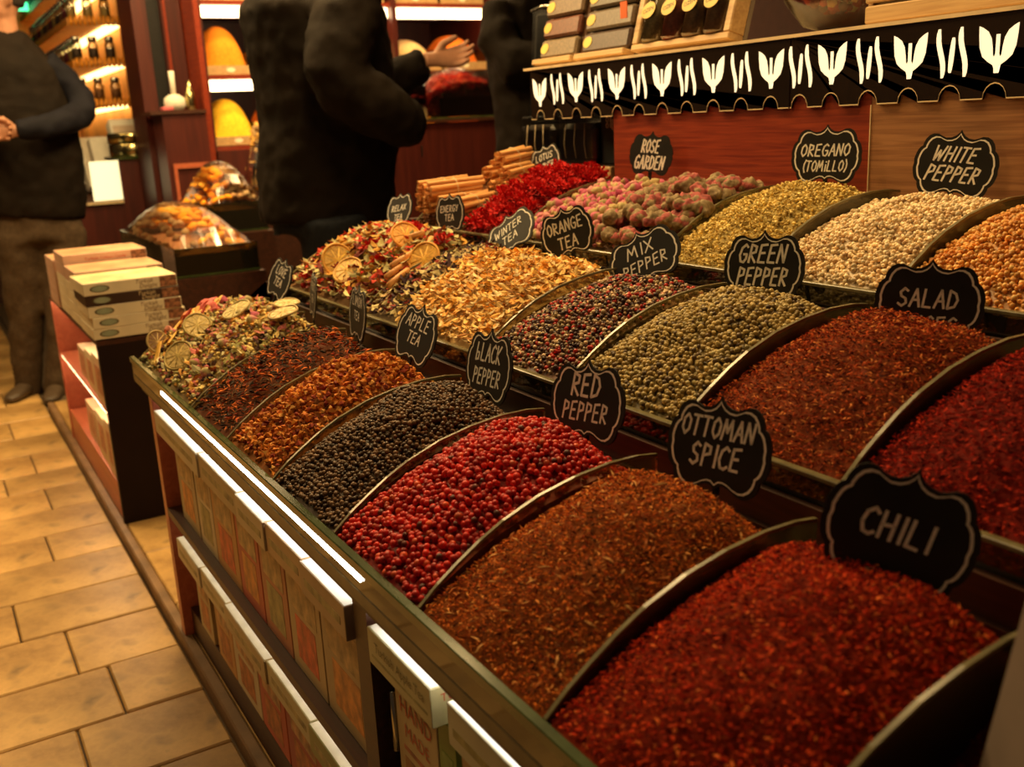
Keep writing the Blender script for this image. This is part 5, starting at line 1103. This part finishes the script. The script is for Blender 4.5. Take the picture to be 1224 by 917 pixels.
# the man at the left, walking away
p = thing('person', 'man in a black padded waistcoat and brown trousers at the left', 'person', (.45, 4.9, ZS)); pl = Vector(p.location)
loft_body('body', [(sh([(.50, 4.9, .72), (.50, 4.9, 1.1), (.48, 4.9, 1.38), (.47, 4.9, 1.46)]), [(.11, .08), (.11, .08), (.13, .08), (.05, .05)], dict(ref=(0, 1, 0))), (sh([(.40, 4.9, .72), (.34, 4.92, .3), (.32, 4.95, -.05)]), [.08, .055, .04]), (sh([(.55, 4.9, .72), (.48, 4.82, .3), (.42, 4.85, -.05)]), [.08, .055, .04]),
   (sh([(.62, 4.9, 1.40), (.72, 4.93, 1.25), (.50, 4.74, 1.12)]), [.05, .04, .03])], M['skin'], p, .014, 0)
loft_body('padded_waistcoat', [(sh([(.47, 4.9, .76), (.48, 4.9, .84), (.49, 4.9, 1.0), (.47, 4.9, 1.2), (.46, 4.9, 1.38), (.46, 4.9, 1.46), (.46, 4.9, 1.54)]), [(.19, .14), (.20, .15), (.205, .155), (.21, .15), (.20, .13), (.13, .10), (.07, .07)], dict(ref=(0, 1, 0)))], M['jacket2'], p, .012, .007, .05)
loft_body('sleeve', [(sh([(.58, 4.88, 1.40), (.66, 4.88, 1.33), (.71, 4.86, 1.25), (.70, 4.80, 1.18)]), [.07, .066, .062, .058]), (sh([(.70, 4.83, 1.19), (.62, 4.72, 1.16), (.52, 4.66, 1.14), (.42, 4.66, 1.13)]), [.062, .056, .05, .042])], M['navy'], p, .012, .008, .06)
loft_body('sleeve', [(sh([(.34, 4.9, 1.40), (.26, 4.88, 1.30), (.23, 4.82, 1.16), (.30, 4.70, 1.12)]), [.07, .064, .058, .045])], M['navy'], p, .012, .008, .06)
loft_body('trousers', [(sh([(.47, 4.9, .80), (.47, 4.9, .66)]), [(.17, .12), (.18, .13)], dict(ref=(0, 1, 0))), (sh([(.385, 4.9, .70), (.35, 4.92, .32), (.31, 4.95, -.03)]), [.105, .075, .058]), (sh([(.56, 4.9, .70), (.50, 4.82, .32), (.42, 4.82, -.03)]), [.105, .075, .06])], M['trousers'], p, .013, .010, .08)
head(p, sh([(.46, 4.88, 1.66)])[0], D(200))
hand(p, sh([(.42, 4.66, 1.13)])[0], (-1, 0, 0), (0, -1, 0), (0, 0, 1), .5); hand(p, sh([(.31, 4.69, 1.12)])[0], (.9, -.2, .1), (0, -1, 0), (0, 0, 1), .5)
shoe(p, sh([(.31, 4.93, ZS)])[0], D(235), M['shoe']); shoe(p, sh([(.42, 4.80, ZS)])[0], D(250), M['shoe'])
p.scale = (.93, .93, .93); p.location = (.4185, 4.557, -.0325)
# the third man, cropped by the fascia
p = thing('person', 'person in black at the back beside the wrapped goods', 'person', (2.12, 3.4, -.02)); pl = Vector(p.location)
loft_body('body', [(sh([(2.12, 3.42, .74), (2.12, 3.42, 1.1), (2.12, 3.42, 1.36), (2.12, 3.42, 1.46)]), [(.10, .07), (.10, .08), (.11, .08), (.05, .05)], dict(ref=(0, 1, 0))), (sh([(2.06, 3.42, .76), (2.06, 3.42, .4), (2.06, 3.42, .06)]), [.05, .042, .032]), (sh([(2.20, 3.42, .76), (2.2, 3.42, .4), (2.2, 3.42, .06)]), [.05, .042, .032])], M['skin'], p, .014, 0)
loft_body('jacket', [(sh([(2.14, 3.42, .70), (2.14, 3.42, 1.0), (2.13, 3.42, 1.25), (2.12, 3.42, 1.40), (2.12, 3.42, 1.50)]), [(.155, .13), (.16, .14), (.18, .14), (.16, .12), (.07, .07)], dict(ref=(0, 1, 0))),
   (sh([(2.0, 3.40, 1.40), (1.955, 3.36, 1.28), (1.98, 3.30, 1.19), (2.10, 3.24, 1.20), (2.2, 3.22, 1.22)]), [.075, .08, .085, .07, .05]), (sh([(2.27, 3.42, 1.38), (2.31, 3.40, 1.2), (2.26, 3.26, 1.14)]), [.07, .065, .05])], M['jacket'], p, .013, .012, .07)
loft_body('jeans', [(sh([(2.13, 3.42, .82), (2.13, 3.42, .70)]), [(.14, .12), (.15, .13)], dict(ref=(0, 1, 0))), (sh([(2.06, 3.42, .74), (2.06, 3.42, .4), (2.06, 3.42, .07)]), [.09, .07, .055]), (sh([(2.2, 3.42, .74), (2.2, 3.42, .4), (2.2, 3.42, .07)]), [.09, .07, .055])], M['jeans'], p)
head(p, sh([(2.12, 3.40, 1.62)])[0], D(250)); hand(p, sh([(2.22, 3.215, 1.225)])[0], (1, -.1, .1), (0, 0, 1), (0, 1, 0), .5)
hand(p, sh([(2.26, 3.24, 1.13)])[0], (-.8, -.5, .1), (0, 0, 1), (0, 1, 0), .5)
shoe(p, sh([(2.06, 3.40, -.012)])[0], D(260), M['black']); shoe(p, sh([(2.2, 3.40, -.012)])[0], D(260), M['black'])
